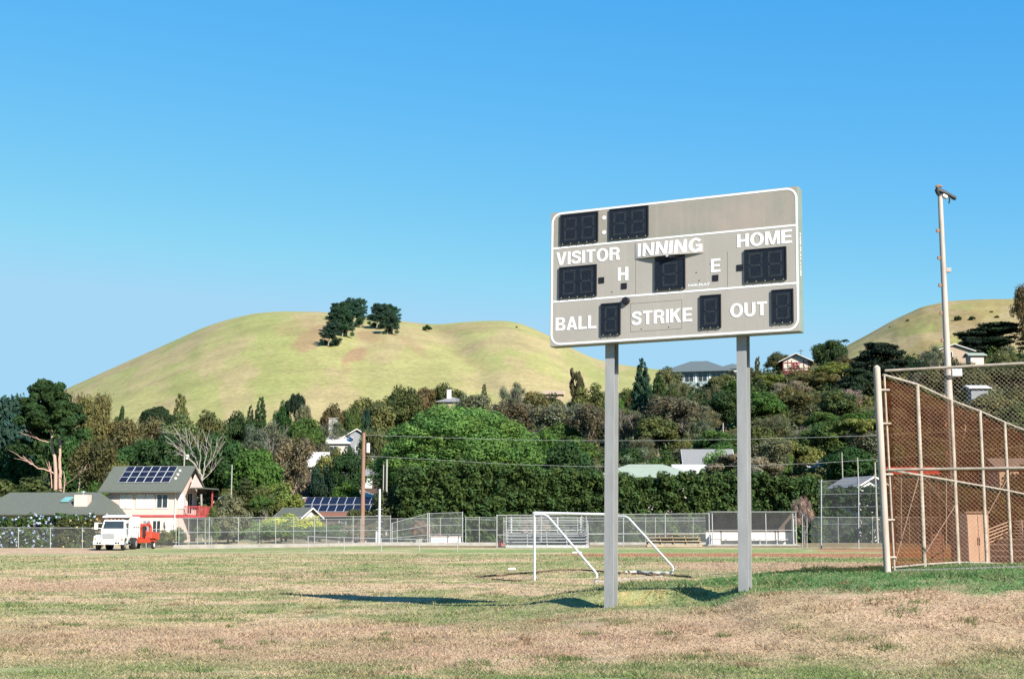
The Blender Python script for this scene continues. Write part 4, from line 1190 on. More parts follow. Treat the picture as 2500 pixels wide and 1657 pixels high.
# two-storey pink house
HW, HD, HH, HRH = 7.0, 5.6, 4.75, 2.05
q = P(353, 1305, 134)
ph_rz = math.radians(-7)
z_ph = P(353, 1191, 133).z - HH + .12
ph = thing("house", "two storey pale pink house with red trim, green roof and a solar array on it", "house", (q.x, q.y + HD / 2, z_ph), ph_rz)
b = MB(); b.box(-HW / 2, HW / 2, -HD / 2, HD / 2, -.6, HH)
b.prism([(-HD / 2, HH + .0005), (HD / 2, HH + .0005), (0, HH + HRH - .03)], 'x', -HW / 2, HW / 2)
b.build("wall", M['pink'], ph)
rf = gable_roof(ph, HW, HD, HH, HRH, .75, 'greenroof', trim='greenroof', th=.16)
panel_windows(ph, [('f', -1.95, 2.75, .55, 1.25, 'blind'), ('f', -1.38, 2.75, .55, 1.25, 'blind'), ('f', -.15, 2.75, .8, 1.25, 'blind'), ('f', .75, 2.75, .8, 1.25, 'blind'), ('f', 2.05, 2.75, 1.05, 1.25, 'glass'),
                   ('f', .55, .1, .75, 1.35, 'greywall'), ('f', 1.55, .1, .75, 1.35, 'glass'), ('f', -1.2, .1, .5, 1.3, 'brownwall'), ('r', -2.1, 2.75, .45, 1.3, 'blind'), ('r', -1.3, 2.75, .45, 1.3, 'blind'), ('r', .7, 2.2, 1.3, 2.0, 'glass')], HW, HD)
b = MB(); b.box(2.55, 3.25, -HD / 2 - .25, -HD / 2 - .003, -.1, 1.0); b.box(2.5, 3.3, -HD / 2 - .3, -HD / 2 - .003, 1.003, 1.5); b.build("awning_box", M['whitetrim'], ph)
b = MB()
b.box(-HW / 2 - .03, HW / 2 + .03, -HD / 2 - .05, -HD / 2 - .003, 1.82, 2.04); b.box(HW / 2 + .003, HW / 2 + .05, -HD / 2, HD / 2, 1.78, 2.08); b.build("red_band", M['redtrim'], ph)
b = MB(); b.tube((HW / 2 - .12, -HD / 2 - .06, -.2), (HW / 2 - .12, -HD / 2 - .06, HH - .4), .05, 6); b.build("downpipe", M['whitetrim'], ph)
sl = HRH / (HD / 2)
yf, yt = -HD / 2 + .35, -.18
solar(rf, -2.75, 2.55, yf, HH + .16 + sl * (yf + HD / 2), yt, HH + .16 + sl * (yt + HD / 2), 6, 3)
b = MB()
for k in range(3): b.box(2.9, 3.1, -2.0 + k * .55, -1.85 + k * .55, HH + .2 + sl * (.8 + k * .55), HH + .42 + sl * (.8 + k * .55))
b.build("roof_vent", M['whitetrim'], rf)
bal = MB(); bx0, bx1, by0, by1 = HW / 2 + .06, HW / 2 + 1.75, -HD / 2 + 1.7, HD / 2 - .1
bal.box(bx0, bx1, by0, by1, 1.80, 1.99); dk = bal.build("balcony_deck", M['redtrim'], ph)
b = MB()
for (x, y) in ((bx1 - .06, by0 + .06), (bx1 - .06, by1 - .06), (bx1 - .06, (by0 + by1) / 2)):
    b.box(x - .06, x + .06, y - .06, y + .06, 1.993, 2.98 if y < by1 - .3 else HH - .1)
for k in range(9): b.box(bx0 + .15 + k * .16, bx0 + .19 + k * .16, by0 + .04, by0 + .08, 1.993, 2.83)
for k in range(14): b.box(bx1 - .08, bx1 - .04, by0 + .2 + k * .22, by0 + .24 + k * .22, 1.993, 2.83)
b.box(bx0, bx1 - .12, by0 + .02, by0 + .10, 2.833, 2.92); b.box(bx1 - .10, bx1 - .02, by0 + .12, by1, 2.833, 2.92)
b.build("balcony_rail", M['redtrim'], dk)
b = MB(); b.prism([(by0 - .3, HH - .12), (by1 + .7, HH - .12), (by1 + .7, HH - .0), (by0 - .3, HH - .0)], 'x', HW / 2 + .8, bx1 + .35); b.build("porch_roof", M['greenroof'], ph)
b = MB(); b.prism([(by0 - .1, HH - .1), (HD / 2, HH - .1), (0.2, HH + 1.35)], 'x', HW / 2 + .68, HW / 2 + .74); b.build("porch_gable", M['pink'], ph)

# low green-roofed house at the left
lw, ld, lh, lrh = 11.6, 7.0, 2.55, 2.05
q = P(98, 1310, 129); z_l = P(98, 1256, 128.4).z - lh + .15
lh_ = thing("house", "long low house with a green shingle roof and pink chimney at the left edge", "house", (q.x, q.y + ld / 2, z_l), math.radians(-5))
b = MB(); b.box(-lw / 2, lw / 2 - .3, -ld / 2, ld / 2, -.8, lh); b.build("wall", M['tan'], lh_)
r2 = hip_roof(lh_, lw, ld, lh, lrh, .6, 'greenroof', ridge=lw * .78)
b = MB(); b.box(3.15, 4.45, -2.75, -1.75, lh + .1, lh + 1.75); ch = b.build("chimney", M['pink'], r2)
b = MB(); b.path([(3.8, -2.2, lh + 1.753), (3.8, -2.2, lh + 1.95), (3.8, -2.2, lh + 1.96), (3.8, -2.2, lh + 2.12)], [.07, .07, .17, .10], 10); b.build("flue_cap", M['chrome'], ch)
b = MB(); sk = lrh / (ld / 2 + .6)
def onroof(x, y): return (x, y, lh - .05 + (y + ld / 2 + .6) * (lrh + .18) / (ld / 2 + .6) - .02)
c4 = [onroof(1.5, -2.1), onroof(2.3, -2.1), onroof(2.5, -1.35), onroof(1.7, -1.35)]
b.hexa([(x, y, z + .06) for x, y, z in c4] + [(x, y, z + .16) for x, y, z in c4]); b.build("skylight", mat("teal_glass", (.16, .34, .33), .15, .1, 2.0), r2)
panel_windows(lh_, [('f', -3.5, .9, 1.4, 1.1), ('f', 0.0, .9, 1.4, 1.1), ('f', 3.6, .5, .9, 1.9)], lw, ld)

# red-brown house with the long solar array
sw, sdp, shh, srh = 15.5, 9.0, 2.6, 2.25
q = P(800, 1262, 166); z_s = P(800, 1212, 170.5).z - shh - srh - .05
sh_ = thing("house", "low house with a red brown hip roof carrying two long rows of solar panels", "house", (q.x, q.y + sdp / 2, z_s), math.radians(-3))
b = MB(); b.box(-sw / 2, sw / 2, -sdp / 2, sdp / 2, min(-.5, Hs(q.x, q.y) - z_s - .5), shh); b.build("wall", M['brownwall'], sh_)
r3 = hip_roof(sh_, sw, sdp, shh, srh, .7, 'brownroof')
def zr3(y): return shh - .09 + (y + sdp / 2 + .7) * (srh + .09) / (sdp / 2 + .7)
solar(r3, -3.2, 6.0, -2.35, zr3(-2.35) + .02, -.25, zr3(-.25) + .02, 9, 1)
solar(r3, -5.2, 6.3, -4.35, zr3(-4.35) + .02, -2.45, zr3(-2.45) + .02, 11, 1)
panel_windows(sh_, [('f', -3.0, .8, 1.6, 1.2), ('f', 2.5, .8, 1.6, 1.2)], sw, sdp)
house("small gabled outbuilding with a green roof and white trim in front of the solar house", 722, 1262, 158, 3.6, 3.2, 1.0, .95, 'whitetrim', 'greenroof', rz=math.radians(-32), pyroof=1238, oh=.45)
house("pale roofed low building peeping out left of the solar house", 696, 1240, 178, 4.5, 4, 1.6, .7, 'whitetrim', 'whiteroof', pyroof=1213)
house("small white cottage with a dark blue roof between shrubs right of the pink house", 566, 1240, 168, 2.4, 3, 2.0, .7, 'whitetrim', 'blueroof', pyroof=1205, wins=[('f', 0, .9, .7, .7)])
house("white roofed dark house half hidden behind brown trees, upper left of the utility pole", 745, 1150, 205, 5.4, 6, 2.6, 2.0, 'brownwall', 'whiteroof', pyroof=1103, wins=[('f', 1.4, .9, 1.0, 1.2, 'blind')])
house("grey gabled house with a tall stone chimney, left of the utility pole", 858, 1085, 262, 7.5, 9, 3.0, 2.2, 'greywall', 'whiteroof', along='y', rz=math.radians(12), pyroof=1050, chim=(-4.5, -3.0, 1.7, 4.3, 'concrete'), wins=[('f', 0.5, 1.0, 1.2, 1.0)])
house("white flat gabled house left of the stone chimney, among dry shrubs", 795, 1095, 258, 8.5, 6, 2.6, 1.2, 'cream', 'whiteroof', pyroof=1066, wins=[('f', -2, .9, 1.2, 1.0), ('f', 1.5, .9, 1.6, 1.0)])
house("low dark house with a wide pale grey roof directly behind the utility pole", 862, 1180, 196, 7.6, 7, 2.6, 1.6, 'brownwall', 'greyroof', kind='hip', pyroof=1132, rz=math.radians(8), wins=[('f', -1.8, .8, 1.5, 1.3), ('f', 1.4, .8, 1.5, 1.3, 'blind')])
house("house with a cream coloured roof just above the solar panels", 872, 1225, 184, 6.2, 6, 2.0, 1.4, 'tan', 'cream', kind='hip', pyroof=1192, rz=math.radians(-6), wins=[('f', -1.0, .8, 2.0, .6)])
house("grey roofed white house with a white chimney above the big round tree", 1102, 990, 286, 5.6, 7, 1.9, 1.3, 'tan', 'greyroof', kind='hip', pyroof=967, chim=(-.6, -1.0, .9, 2.6, 'whitetrim'), wins=[('f', 1.6, .5, 1.4, 1.2)])
house("house with a long pale green hip roof rising behind the tall hedge", 1585, 1190, 158, 12.0, 8, 3.0, 1.6, 'cream', 'palegreenroof', kind='hip', pyroof=1130, wins=[('f', 0, .9, 2, 1.2)])
house("two storey cream house with grey shingle roof right of the pale green roof", 1735, 1160, 172, 5.6, 6, 4.6, 1.7, 'pink', 'greyroof', pyroof=1096, rz=math.radians(-4), wins=[('f', 0.6, 2.9, 1.2, 1.1, 'blind')])
house("low white roofed garage beside the two storey cream house", 1693, 1180, 164, 3.6, 5, 1.6, .9, 'cream', 'whiteroof', pyroof=1133)
bt, br_ = house("large pale teal apartment house with a blue grey hip roof on the skyline", 1715, 925, 318, 15.0, 11, 6.0, 2.9, 'teal', 'blueroof', kind='hip', pyroof=880, rz=math.radians(-14), oh=1.2,
      wins=[('f', -5.2, 3.4, 2.4, 1.9), ('f', -1.8, 3.4, 2.0, 1.9), ('f', 1.4, 3.4, 2.0, 1.9), ('f', 4.6, 3.4, 2.0, 1.9), ('f', -5.2, .4, 2.4, 1.9), ('f', -1.8, .4, 2.0, 1.9), ('f', 1.4, .4, 2.0, 1.9), ('f', 4.6, .4, 2.0, 1.9)])
for x in (-7.2, -3.5, -.2, 3.1, 6.6):
    b = MB(); b.box(x - .16, x + .16, -5.5 - .12, -5.5 - .004, -.3, 5.9); b.build("white_pilaster", M['whitetrim'], bt)
house("white house with a dark solar roof just right of the pale teal apartment house", 1795, 915, 324, 8.0, 8, 3.6, 1.6, 'whitetrim', 'blueroof', kind='hip', pyroof=886, wins=[('f', 1.0, 1.2, 2.2, 1.6)])
cht, chr_ = house("dark red and cream half timbered chalet with a broad gable on the hilltop", 1952, 905, 322, 6.2, 9, 3.6, 1.5, 'cream', 'brownwall', along='y', pyroof=868, rz=math.radians(-10), oh=1.0, wins=[('f', -.2, 1.2, 1.4, 1.9, 'redwall')])
b = MB()
yy = -4.5 - .07
for x in (-3.0, -1.9, -1.0, .7, 1.8, 2.9): b.box(x - .09, x + .09, yy, -4.503, 0.55, 3.55)
for z in (.6, 1.6, 3.0): b.box(-2.89, 2.89, yy - .03, yy - .003, z - .09, z + .09)
b.build("timber_frame", M['redwall'], cht)
b = MB(); b.box(-3.4, 3.4, -5.4, -4.62, .1, .55); b.box(-3.4, 3.4, -5.4, -5.3, .553, 1.0); b.build("balcony", M['redwall'], cht)
b = MB(); b.box(-3.1, 3.1, -4.9, -4.63, -3.0, .097); b.build("base_wall", M['concrete'], cht)
house("pale gabled house under dark trees just right of the light pole", 2338, 880, 282, 7.6, 8, 2.2, 1.4, 'tan', 'tan', along='y', pyroof=845, rz=math.radians(-8), wins=[('f', -1.2, .8, 1.4, 1.2)])
house("small pink shed with a green roof right of the gabled house by the pole", 2386, 880, 274, 2.7, 3, 1.6, .5, 'pink', 'palegreenroof', pyroof=861)
house("white walled shed with a slanting white roof amid the trees, left of the backstop", 1988, 1140, 205, 4.2, 4, 1.8, 1.4, 'whitetrim', 'whiteroof', pyroof=1113, rz=math.radians(24), wins=[('f', .9, .5, .7, .7)])
house("white gabled house seen through the backstop", 2112, 1200, 150, 3.4, 5, 1.6, .9, 'whitetrim', 'greyroof', along='y', pyroof=1163, rz=math.radians(18), oh=.7, wins=[('f', .2, .7, 1.2, .8)])
house("small white roof hidden in the trees, left of the scoreboard's left post", 1437, 1045, 250, 1.7, 3, 1.6, .8, 'teal', 'whiteroof', pyroof=1021)
house("tan roofed house at the edge of the hill meadow above the trees", 1352, 960, 322, 4.0, 5, 1.4, .8, 'tan', 'tan', pyroof=954)
house("house with a white roof seen through the chain link at the right edge", 2392, 960, 240, 3.0, 4, .7, .55, 'greywall', 'whiteroof', pyroof=940)
q = P(2232, 1330, 96); zs = Hs(q.x, q.y); zt = P(2232, 1158, 96).z - zs; zh = P(2232, 1139, 96).z - zs
shl = thing("shelter", "open shelter with a long orange red roof seen through the rust coloured screen", "shelter", (q.x, q.y, zs))
b = MB(); b.prism([(-1.0, zt), (1.4, zt), (1.4, zt + .05), (.2, zh), (-1.0, zt + .05)], 'x', -1.75, 1.75); b.build("roof", M['orange'], shl)
for (x, y) in ((-1.6, -.8), (1.6, -.8), (-1.6, 1.2), (1.6, 1.2)):
    b = MB(); b.box(x - .06, x + .06, y - .06, y + .06, -.1, zt - .003); b.build("post", M['brownwall'], shl)
house("white house glimpsed through the rust coloured screen behind the light pole", 2275, 1140, 175, 3.2, 5, 2.4, 1.2, 'whitetrim', 'greyroof', pyroof=1094, wins=[('f', 0, .9, 1, .9)])
house("pale house glimpsed through the screen at the right edge of the frame", 2478, 1170, 160, 3.6, 5, 2.6, 1.0, 'cream', 'greyroof', pyroof=1118, wins=[('f', 0, .9, 1, .9)])

# ------------------------------------------------------------------ truck and chipper
q = P(263, 1340, 108); tz = Hs(q.x, q.y)
tk = thing("dump_truck", "white dump truck parked on the grass facing the camera, in front of the pink house", "truck", (q.x, q.y, tz), math.radians(3))
TS = 1.0
b = MB()   # chassis
b.box(-.42, .42, .3, 5.6, .55, .78); b.build("chassis", M['dark'], tk)
b = MB()   # cab
b.hexa([(-.98, 1.55, .75), (.98, 1.55, .75), (.98, 3.05, .75), (-.98, 3.05, .75), (-.98, 1.55, 1.62), (.98, 1.55, 1.62), (.98, 3.05, 1.62), (-.98, 3.05, 1.62)])
b.hexa([(-.97, 1.56, 1.623), (.97, 1.56, 1.623), (.97, 3.04, 1.623), (-.97, 3.04, 1.623), (-.84, 1.95, 2.42), (.84, 1.95, 2.42), (.84, 3.0, 2.42), (-.84, 3.0, 2.42)])
cab = b.build("cab", M['truck'], tk, bevel=.04)
b = MB()
def ws(u, v): # on the raked windscreen
    t = (v - 1.623) / (2.42 - 1.623); return (u * (.97 - .13 * t), 1.56 + .39 * t - .012, v)
c4 = [ws(-.87, 1.72), ws(.87, 1.72), ws(.87, 2.32), ws(-.87, 2.32)]
b.hexa([(x, y - .012, z) for x, y, z in c4[:2]] + [(x, y + .006, z) for x, y, z in c4[1::-1]] + [(x, y - .012, z) for x, y, z in c4[2:][::-1]] + [(x, y + .006, z) for x, y, z in c4[2:]])
b.build("windscreen", M['glass'], cab)
b = MB()
for s in (-1, 1):
    b.box(min(s * .93, s * .99), max(s * .93, s * .99), 2.05, 2.8, 1.70, 2.22)
b.build("side_window", M['glass'], cab)
for s in (-1, 1):
    b = MB(); b.tube((s * .95, 1.75, 1.72), (s * 1.32, 1.62, 1.78), .02, 6); b.tube((s * .95, 1.8, 2.15), (s * 1.32, 1.62, 2.15), .02, 6)
    b.box(s * 1.36 - .13, s * 1.36 + .13, 1.55, 1.64, 1.66, 2.20); b.build("mirror", M['truck'], cab)
b = MB()
for k in range(5): b.box(-.6 + k * .3 - .05, -.6 + k * .3 + .05, 2.02, 2.12, 2.425, 2.48)
b.build("marker_light", M['amber'], cab)
b = MB()   # bonnet, tapering forward
b.hexa([(-.62, .18, .80), (.62, .18, .80), (.80, 1.55, .80), (-.80, 1.55, .80), (-.58, .24, 1.42), (.58, .24, 1.42), (.78, 1.547, 1.66), (-.78, 1.547, 1.66)])
hd = b.build("hood", M['truck'], tk, bevel=.06)
b = MB(); b.box(-.47, .47, .135, .19, .93, 1.33); gr = b.build("grille", M['chrome'], hd)
b = MB()
for k in range(6): b.box(-.40 + k * .155 - .05, -.40 + k * .155 + .05, .127, .134, .96, 1.30)
b.build("grille_slot", mat("grille_shade", (.30, .30, .29), .5, .1, 4.0), gr)
for s in (-1, 1):
    b = MB()   # wing over the front wheel
    pts = []
    for k in range(9):
        a = math.pi * k / 8; pts.append((1.0 - .78 * math.cos(a), .62 + .62 * math.sin(a)))
    inner = [(1.0 - .58 * math.cos(math.pi * k / 8), .55 + .46 * math.sin(math.pi * k / 8)) for k in range(9)]
    poly_o, poly_i = pts, inner
    x0, x1 = sorted((s * .63, s * 1.16))
    for k in range(8):
        b.prism([poly_o[k], poly_o[k + 1], poly_i[k + 1], poly_i[k]], 'x', x0, x1)
    b.hexa([(x0, .16, .62), (x1, .26, .62), (x1, .45, .62), (x0, .45, .62), (x0, .2, 1.12), (x1, .36, 1.02), (x1, .5, 1.08), (x0, .5, 1.16)])
    b.build("wing", M['truck'], hd)
    b = MB(); cx = s * .80; b.box(cx - .16, cx + .16, .13, .19, .80, .98); h_ = b.build("headlight", M['lens'], tk)
    b = MB(); cx = s * 1.04; b.box(cx - .07, cx + .07, .20, .26, .80, .98); b.build("indicator_light", M['amber'], h_)
b = MB(); b.hexa([(-1.18, .06, .46), (1.18, .06, .46), (1.20, .28, .46), (-1.20, .28, .46), (-1.20, .02, .76), (1.20, .02, .76), (1.22, .28, .76), (-1.22, .28, .76)])
bm_ = b.build("bumper", M['truck'], tk, bevel=.03)
b = MB()
for cx in (-.82, -.62, .62, .82): b.box(cx - .07, cx + .07, -.005, .03, .56, .67)
b.build("fog_light", M['dark'], bm_)
def wheel(x, y, r, wd):
    b = MB(); b.path([(x - wd / 2, y, r), (x - wd / 2 + .04, y, r), (x + wd / 2 - .04, y, r), (x + wd / 2, y, r)], [r * .86, r, r, r * .86], 20); w0 = b.build("wheel", M['rubber'], tk)
    s = 1 if x > 0 else -1
    b = MB(); b.path([(x + s * (wd / 2 + .002), y, r), (x + s * (wd / 2 + .03), y, r)], [r * .55, r * .45], 16); b.build("rim", M['chrome'], w0)
for s in (-1, 1):
    wheel(s * .98, 1.0, .49, .28); wheel(s * .95, 4.55, .49, .52)
b = MB()   # tipper body with cab shield
b.hexa([(-1.02, 3.15, 1.0), (1.02, 3.15, 1.0), (1.02, 6.0, 1.0), (-1.02, 6.0, 1.0), (-1.12, 3.12, 1.95), (1.12, 3.12, 1.95), (1.12, 6.0, 1.95), (-1.12, 6.0, 1.95)])
b.hexa([(-1.12, 3.10, 1.953), (1.12, 3.10, 1.953), (1.12, 3.3, 1.953), (-1.12, 3.3, 1.953), (-1.05, 3.10, 2.72), (1.05, 3.10, 2.72), (1.05, 3.3, 2.72), (-1.05, 3.3, 2.72)])
b.hexa([(-1.05, 2.05, 2.60), (1.05, 2.05, 2.60), (1.05, 3.30, 2.723), (-1.05, 3.30, 2.723), (-.98, 2.05, 2.70), (.98, 2.05, 2.70), (1.05, 3.30, 2.83), (-1.05, 3.30, 2.83)])
for s in (-1, 1):
    x0, x1 = sorted((s * 1.06, s * 1.12))
    b.box(x0, x1, 3.303, 6.0, 1.953, 2.70)
bd = b.build("dump_bed", M['truck'], tk, bevel=.02)
b = MB()
for y in (3.5, 4.3, 5.1, 5.9):
    b.box(1.125, 1.17, y - .05, y + .05, 1.0, 2.6)
b.box(1.125, 1.18, 3.2, 6.0, 1.86, 1.95)
b.build("side_rib", M['truck'], bd)
b = MB(); b.box(-.95, .95, 3.0, 3.09, 2.0, 2.55); b.build("rusty_shield", M['rustypole'], bd)
for s in (-1, 1):
    b = MB(); x0, x1 = sorted((s * .983, s * .988)); b.box(x0, x1, 1.98, 2.0, .85, 1.60); b.box(x0, x1, 2.86, 2.88, .85, 1.60); b.box(x0, x1, 2.0, 2.86, .85, .87); b.build("door_seam", M['dark'], cab)
    b = MB(); x0, x1 = sorted((s * .984, s * 1.01)); b.box(x0, x1, 2.66, 2.82, 1.42, 1.47); b.build("door_handle", M['dark'], cab)
    b = MB(); x0, x1 = sorted((s * .99, s * 1.18)); b.box(x0, x1, 2.05, 2.75, .40, .46); b.box(x0, x1, 2.05, 2.75, .66, .70); b.build("cab_step", M['chrome'], cab)
b = MB(); b.box(-.17, .17, -.012, .018, .50, .62); b.build("number_plate", M['lens'], bm_)
b = MB(); b.box(-.24, .24, .118, .133, 1.345, 1.38); b.build("hood_badge", M['dark'], hd)
b = MB(); b.path([(-.9, 3.06, 1.0), (-.9, 3.06, 2.95)], .06, 10); b.build("exhaust_stack", M['chrome'], tk)
b = MB(); b.box(1.0, 1.08, 3.2, 4.0, .48, .95); b.build("tool_box", M['dark'], tk)

q = P(345, 1341, 116); cz = Hs(q.x, q.y)
cp = thing("wood_chipper", "orange red towed wood chipper parked behind the white dump truck", "chipper", (q.x, q.y, cz), math.radians(-8)); cp.scale = (.82, .82, .92)
b = MB(); b.box(-.7, .7, .3, 2.2, .55, .95); b.build("chassis", M['orange'], cp, bevel=.02)
b = MB(); b.box(-.62, .02, .35, 1.2, .953, 2.0); b.path([(-.3, .35, 2.0), (-.3, 1.2, 2.0)], .31, 14); b.build("engine_housing", M['orange'], cp, bevel=.03)
b = MB(); b.box(-.08, .16, .33, .5, 1.05, 2.1); b.build("radiator_grille", M['dark'], cp)
b = MB(); b.hexa([(.2, .3, .953), (.9, .3, .953), (.9, 1.5, .953), (.2, 1.5, .953), (.3, .5, 1.6), (.8, .5, 1.6), (.8, 1.3, 1.6), (.3, 1.3, 1.6)]); b.build("drum_housing", M['orange'], cp, bevel=.03)
b = MB(); b.path([(.55, .9, 1.6), (.55, .9, 2.0), (.5, .7, 2.2), (.42, .35, 2.25)], [.16, .15, .15, .17], 10); b.build("discharge_chute", M['orange'], cp)
b = MB(); b.hexa([(.35, 1.52, .9), (.85, 1.52, .9), (.95, 2.3, .8), (.25, 2.3, .8), (.35, 1.52, 1.35), (.85, 1.52, 1.35), (.95, 2.3, 1.5), (.25, 2.3, 1.5)]); b.build("feed_hopper", M['orange'], cp)
for s in (-1, 1):
    x = s * .82
    b = MB(); b.path([(x - .11, 1.1, .34), (x + .11, 1.1, .34)], .34, 16); w0 = b.build("wheel", M['rubber'], cp)
    b = MB(); b.path([(x + s * .112, 1.1, .34), (x + s * .13, 1.1, .34)], [.2, .17], 14); b.build("rim", M['whitetrim'], w0)
    b = MB(); b.box(x - .15, x + .15, .7, 1.5, .70, .78); b.build("mudguard", M['orange'], cp)
b = MB(); b.path([(-.2, .3, .65), (0, -.6, .55)], .05, 8); b.build("drawbar", M['orange'], cp)

# ------------------------------------------------------------------ poles and lines
def pole(label, px, yt, yb, d, r, m, name="utility_pole", group=None, cross=None, box=None):
    q = P(px, yb, d); z0 = Hs(q.x, q.y); h = P(px, yt, d).z - z0
    t = thing(name, label, "pole", (q.x, q.y, z0), 0, group)
    b = MB(); b.path([(0, 0, -.2), (0, 0, h * .5), (0, 0, h)], [r, r * .88, r * .74], 10); b.build("pole", M[m], t, True)
    if cross:
        b = MB(); b.box(-cross / 2, cross / 2, -r - .08, -r, h - .4, h - .28); c = b.build("crossarm", M[m], t)
        b = MB()
        for x in (-cross * .45, cross * .45): b.path([(x, -r - .04, h - .277), (x, -r - .04, h - .12)], .05, 6)
        b.build("insulator", M['whitetrim'], c)
    if box:
        bz, bh, s = box
        b = MB(); b.path([(s * (r + .22), 0, h - bz), (s * (r + .22), 0, h - bz + bh)], .20, 10); b.build("transformer", M['whitetrim'], t, True)
    return t, Vector((q.x, q.y, z0 + h))
up, uptop = pole("tall brown timber utility pole with a white transformer behind the ball court fence", 885, 1056, 1262, 143, .25, 'woodpole', box=(2.1, 1.0, 1))
wp_, _ = pole("slender white steel pole with climbing pegs right of the brown utility pole", 926, 1193, 1282, 138, .15, 'whitetube', name="steel_pole")
b = MB()
for k in range(5): b.box(-.36, .36, -.03, .03, .9 + k * .62, .95 + k * .62)
b.build("peg", M['galv'], wp_)
b = MB(); b.box(-.34, -.17, -.1, .1, 0.1, 1.2); b.build("meter_box", M['whitetube'], wp_)
pole("shorter left one of two pale poles in front of the big round tree", 936, 1134, 1170, 158, .09, 'concrete')
pole("taller right one of two pale poles in front of the big round tree", 944, 1121, 1168, 158, .14, 'concrete')
pole("thin bleached pole standing among shrubs right of the pink house", 565, 1134, 1190, 158, .09, 'concrete')
pole("thin grey pole with a white transformer above the pink house roof", 449, 1102, 1150, 160, .11, 'concrete', box=(.9, .55, 1))
pole("pale bare pole in front of dark trees, left of the scoreboard's right post", 1766, 1032, 1072, 205, .12, 'concrete')
pole("thin pale pole left of the backstop, behind the wires", 2057, 1104, 1160, 165, .09, 'concrete')
pole("thin grey pole rising behind the top of the backstop", 2096, 1116, 1190, 150, .09, 'concrete')
pole("grey pole close to the tall fence post, behind the backstop", 2140, 1128, 1240, 140, .11, 'concrete')
pole("tiny pole with crossarm on the skyline behind the chalet", 1956, 853, 885, 345, .10, 'brownwall', cross=1.6)
rp2, rtop = pole("timber utility pole carrying the lines beyond the screen at the right", 2620, 1035, 1262, 134, .3, 'woodpole')
def line(label, pp, r=.015):
    b = MB()
    pts = [P(*p) for p in pp]
    fine = []
    for i in range(len(pts) - 1):
        for k in range(8): fine.append(pts[i].lerp(pts[i + 1], k / 8))
    fine.append(pts[-1]); b.path(fine, r, 5)
    return tag(b.build("power_line", M['galv'], None), label, "power line")
line("upper power line crossing the trees from the top of the brown utility pole", [(888, 1061, 143), (1050, 1067, 142), (1250, 1073, 141), (1420, 1075, 140), (1600, 1075, 139), (1790, 1072, 138), (2000, 1067, 137), (2150, 1062, 136.5), (2400, 1049, 135), (2620, 1037, 134)])
line("lower power line crossing the trees and hedge top from the brown utility pole", [(888, 1112, 143), (1050, 1121, 142), (1250, 1133, 141), (1420, 1138, 140), (1600, 1139, 139), (1790, 1137, 138), (2000, 1130, 137), (2150, 1120, 136.5), (2400, 1098, 135), (2620, 1075, 134)])
line("left slanting guy wire of the brown utility pole", [(881, 1072, 143), (862, 1108, 146), (845, 1145, 150)], .014)
line("right slanting guy wire of the brown utility pole", [(881, 1118, 143), (860, 1155, 147), (840, 1180, 150)], .014)

# ------------------------------------------------------------------ vegetation
def leaf_quads(cent, rad, nleaf, size, rng, up=0.25, shell=0.45, tintvar=0.28, flat=1.0, droop=0.0):
    """leaf-sized quads through clumps: cent (C,3), rad (C,3) -> (N,4,3), (N,3) tints"""
    cent = np.asarray(cent, float); rad = np.asarray(rad, float)
    vol = rad.prod(1) ** (2 / 3.0)
    cnt = np.maximum(8, (nleaf * vol / vol.sum())).astype(int)
    ci = np.repeat(np.arange(len(cent)), cnt)
    N = len(ci)
    d = rng.normal(size=(N, 3)); d /= np.linalg.norm(d, axis=1)[:, None]
    r = rng.random(N) ** shell
    pos = cent[ci] + d * rad[ci] * r[:, None]
    nrm = d + rng.normal(size=(N, 3)) * 0.45 + np.array([0, 0, up])
    nrm /= np.linalg.norm(nrm, axis=1)[:, None]
    a = rng.normal(size=(N, 3)); t1 = np.cross(nrm, a); t1 /= np.linalg.norm(t1, axis=1)[:, None]
    t2 = np.cross(nrm, t1)
    if droop: t2 = t2 + np.array([0, 0, -droop])
    s = size * (0.55 + 0.9 * rng.random(N))
    l_, w_ = s[:, None] * 1.25, s[:, None] * 0.62 * flat
    V = np.stack([pos - t1 * w_ * .5, pos + t2 * l_ * .5, pos + t1 * w_ * .5, pos - t2 * l_ * .5], 1)
    ct = 1 + (rng.random(len(cent)) - .5) * tintvar * 1.6
    tint = ct[ci] * (1 + (rng.random(N) - .5) * tintvar * 1.7)
    warm = (rng.random(len(cent)) - .5) * .24
    T = np.stack([tint * (1 + warm[ci]), tint, tint * (1 - warm[ci])], 1)
    return V, np.clip(T, .3, 2.0)

def branches(rng, base, up, L, r, depth, spread, lift, out, nch=(2, 3)):
    """recursive tapered limbs collected as polylines"""
    n = 5; pts = [Vector(base)]; d = Vector(up).normalized()
    for i in range(n):
        d = (d + Vector((rng.uniform(-1, 1), rng.uniform(-1, 1), rng.uniform(-.4, .8))) * .16).normalized()
        pts.append(pts[-1] + d * (L / n))
    out.append((pts, [r * (1 - .42 * i / n) for i in range(n + 1)]))
    if depth <= 0: return
    for k in range(rng.randint(*nch)):
        a = rng.uniform(0, 2 * math.pi)
        side = Vector((math.cos(a), math.sin(a), 0))
        nd_ = (d * (1 - spread) + side * spread + Vector((0, 0, lift))).normalized()
        st = pts[rng.choice([3, 4, 5])] if k else pts[-1]
        branches(rng, st, nd_, L * rng.uniform(.58, .82), r * .55, depth - 1, spread, lift, out, nch)

def limb_mesh(name, lst, n=6):
    b = MB()
    for pts, rs in lst: b.path(pts, rs, n)
    me = bpy.data.meshes.new(name); me.from_pydata(b.v, [], b.f); me.materials.append(M['bark'])
    for p in me.polygons: p.use_smooth = True
    me.update(); return me

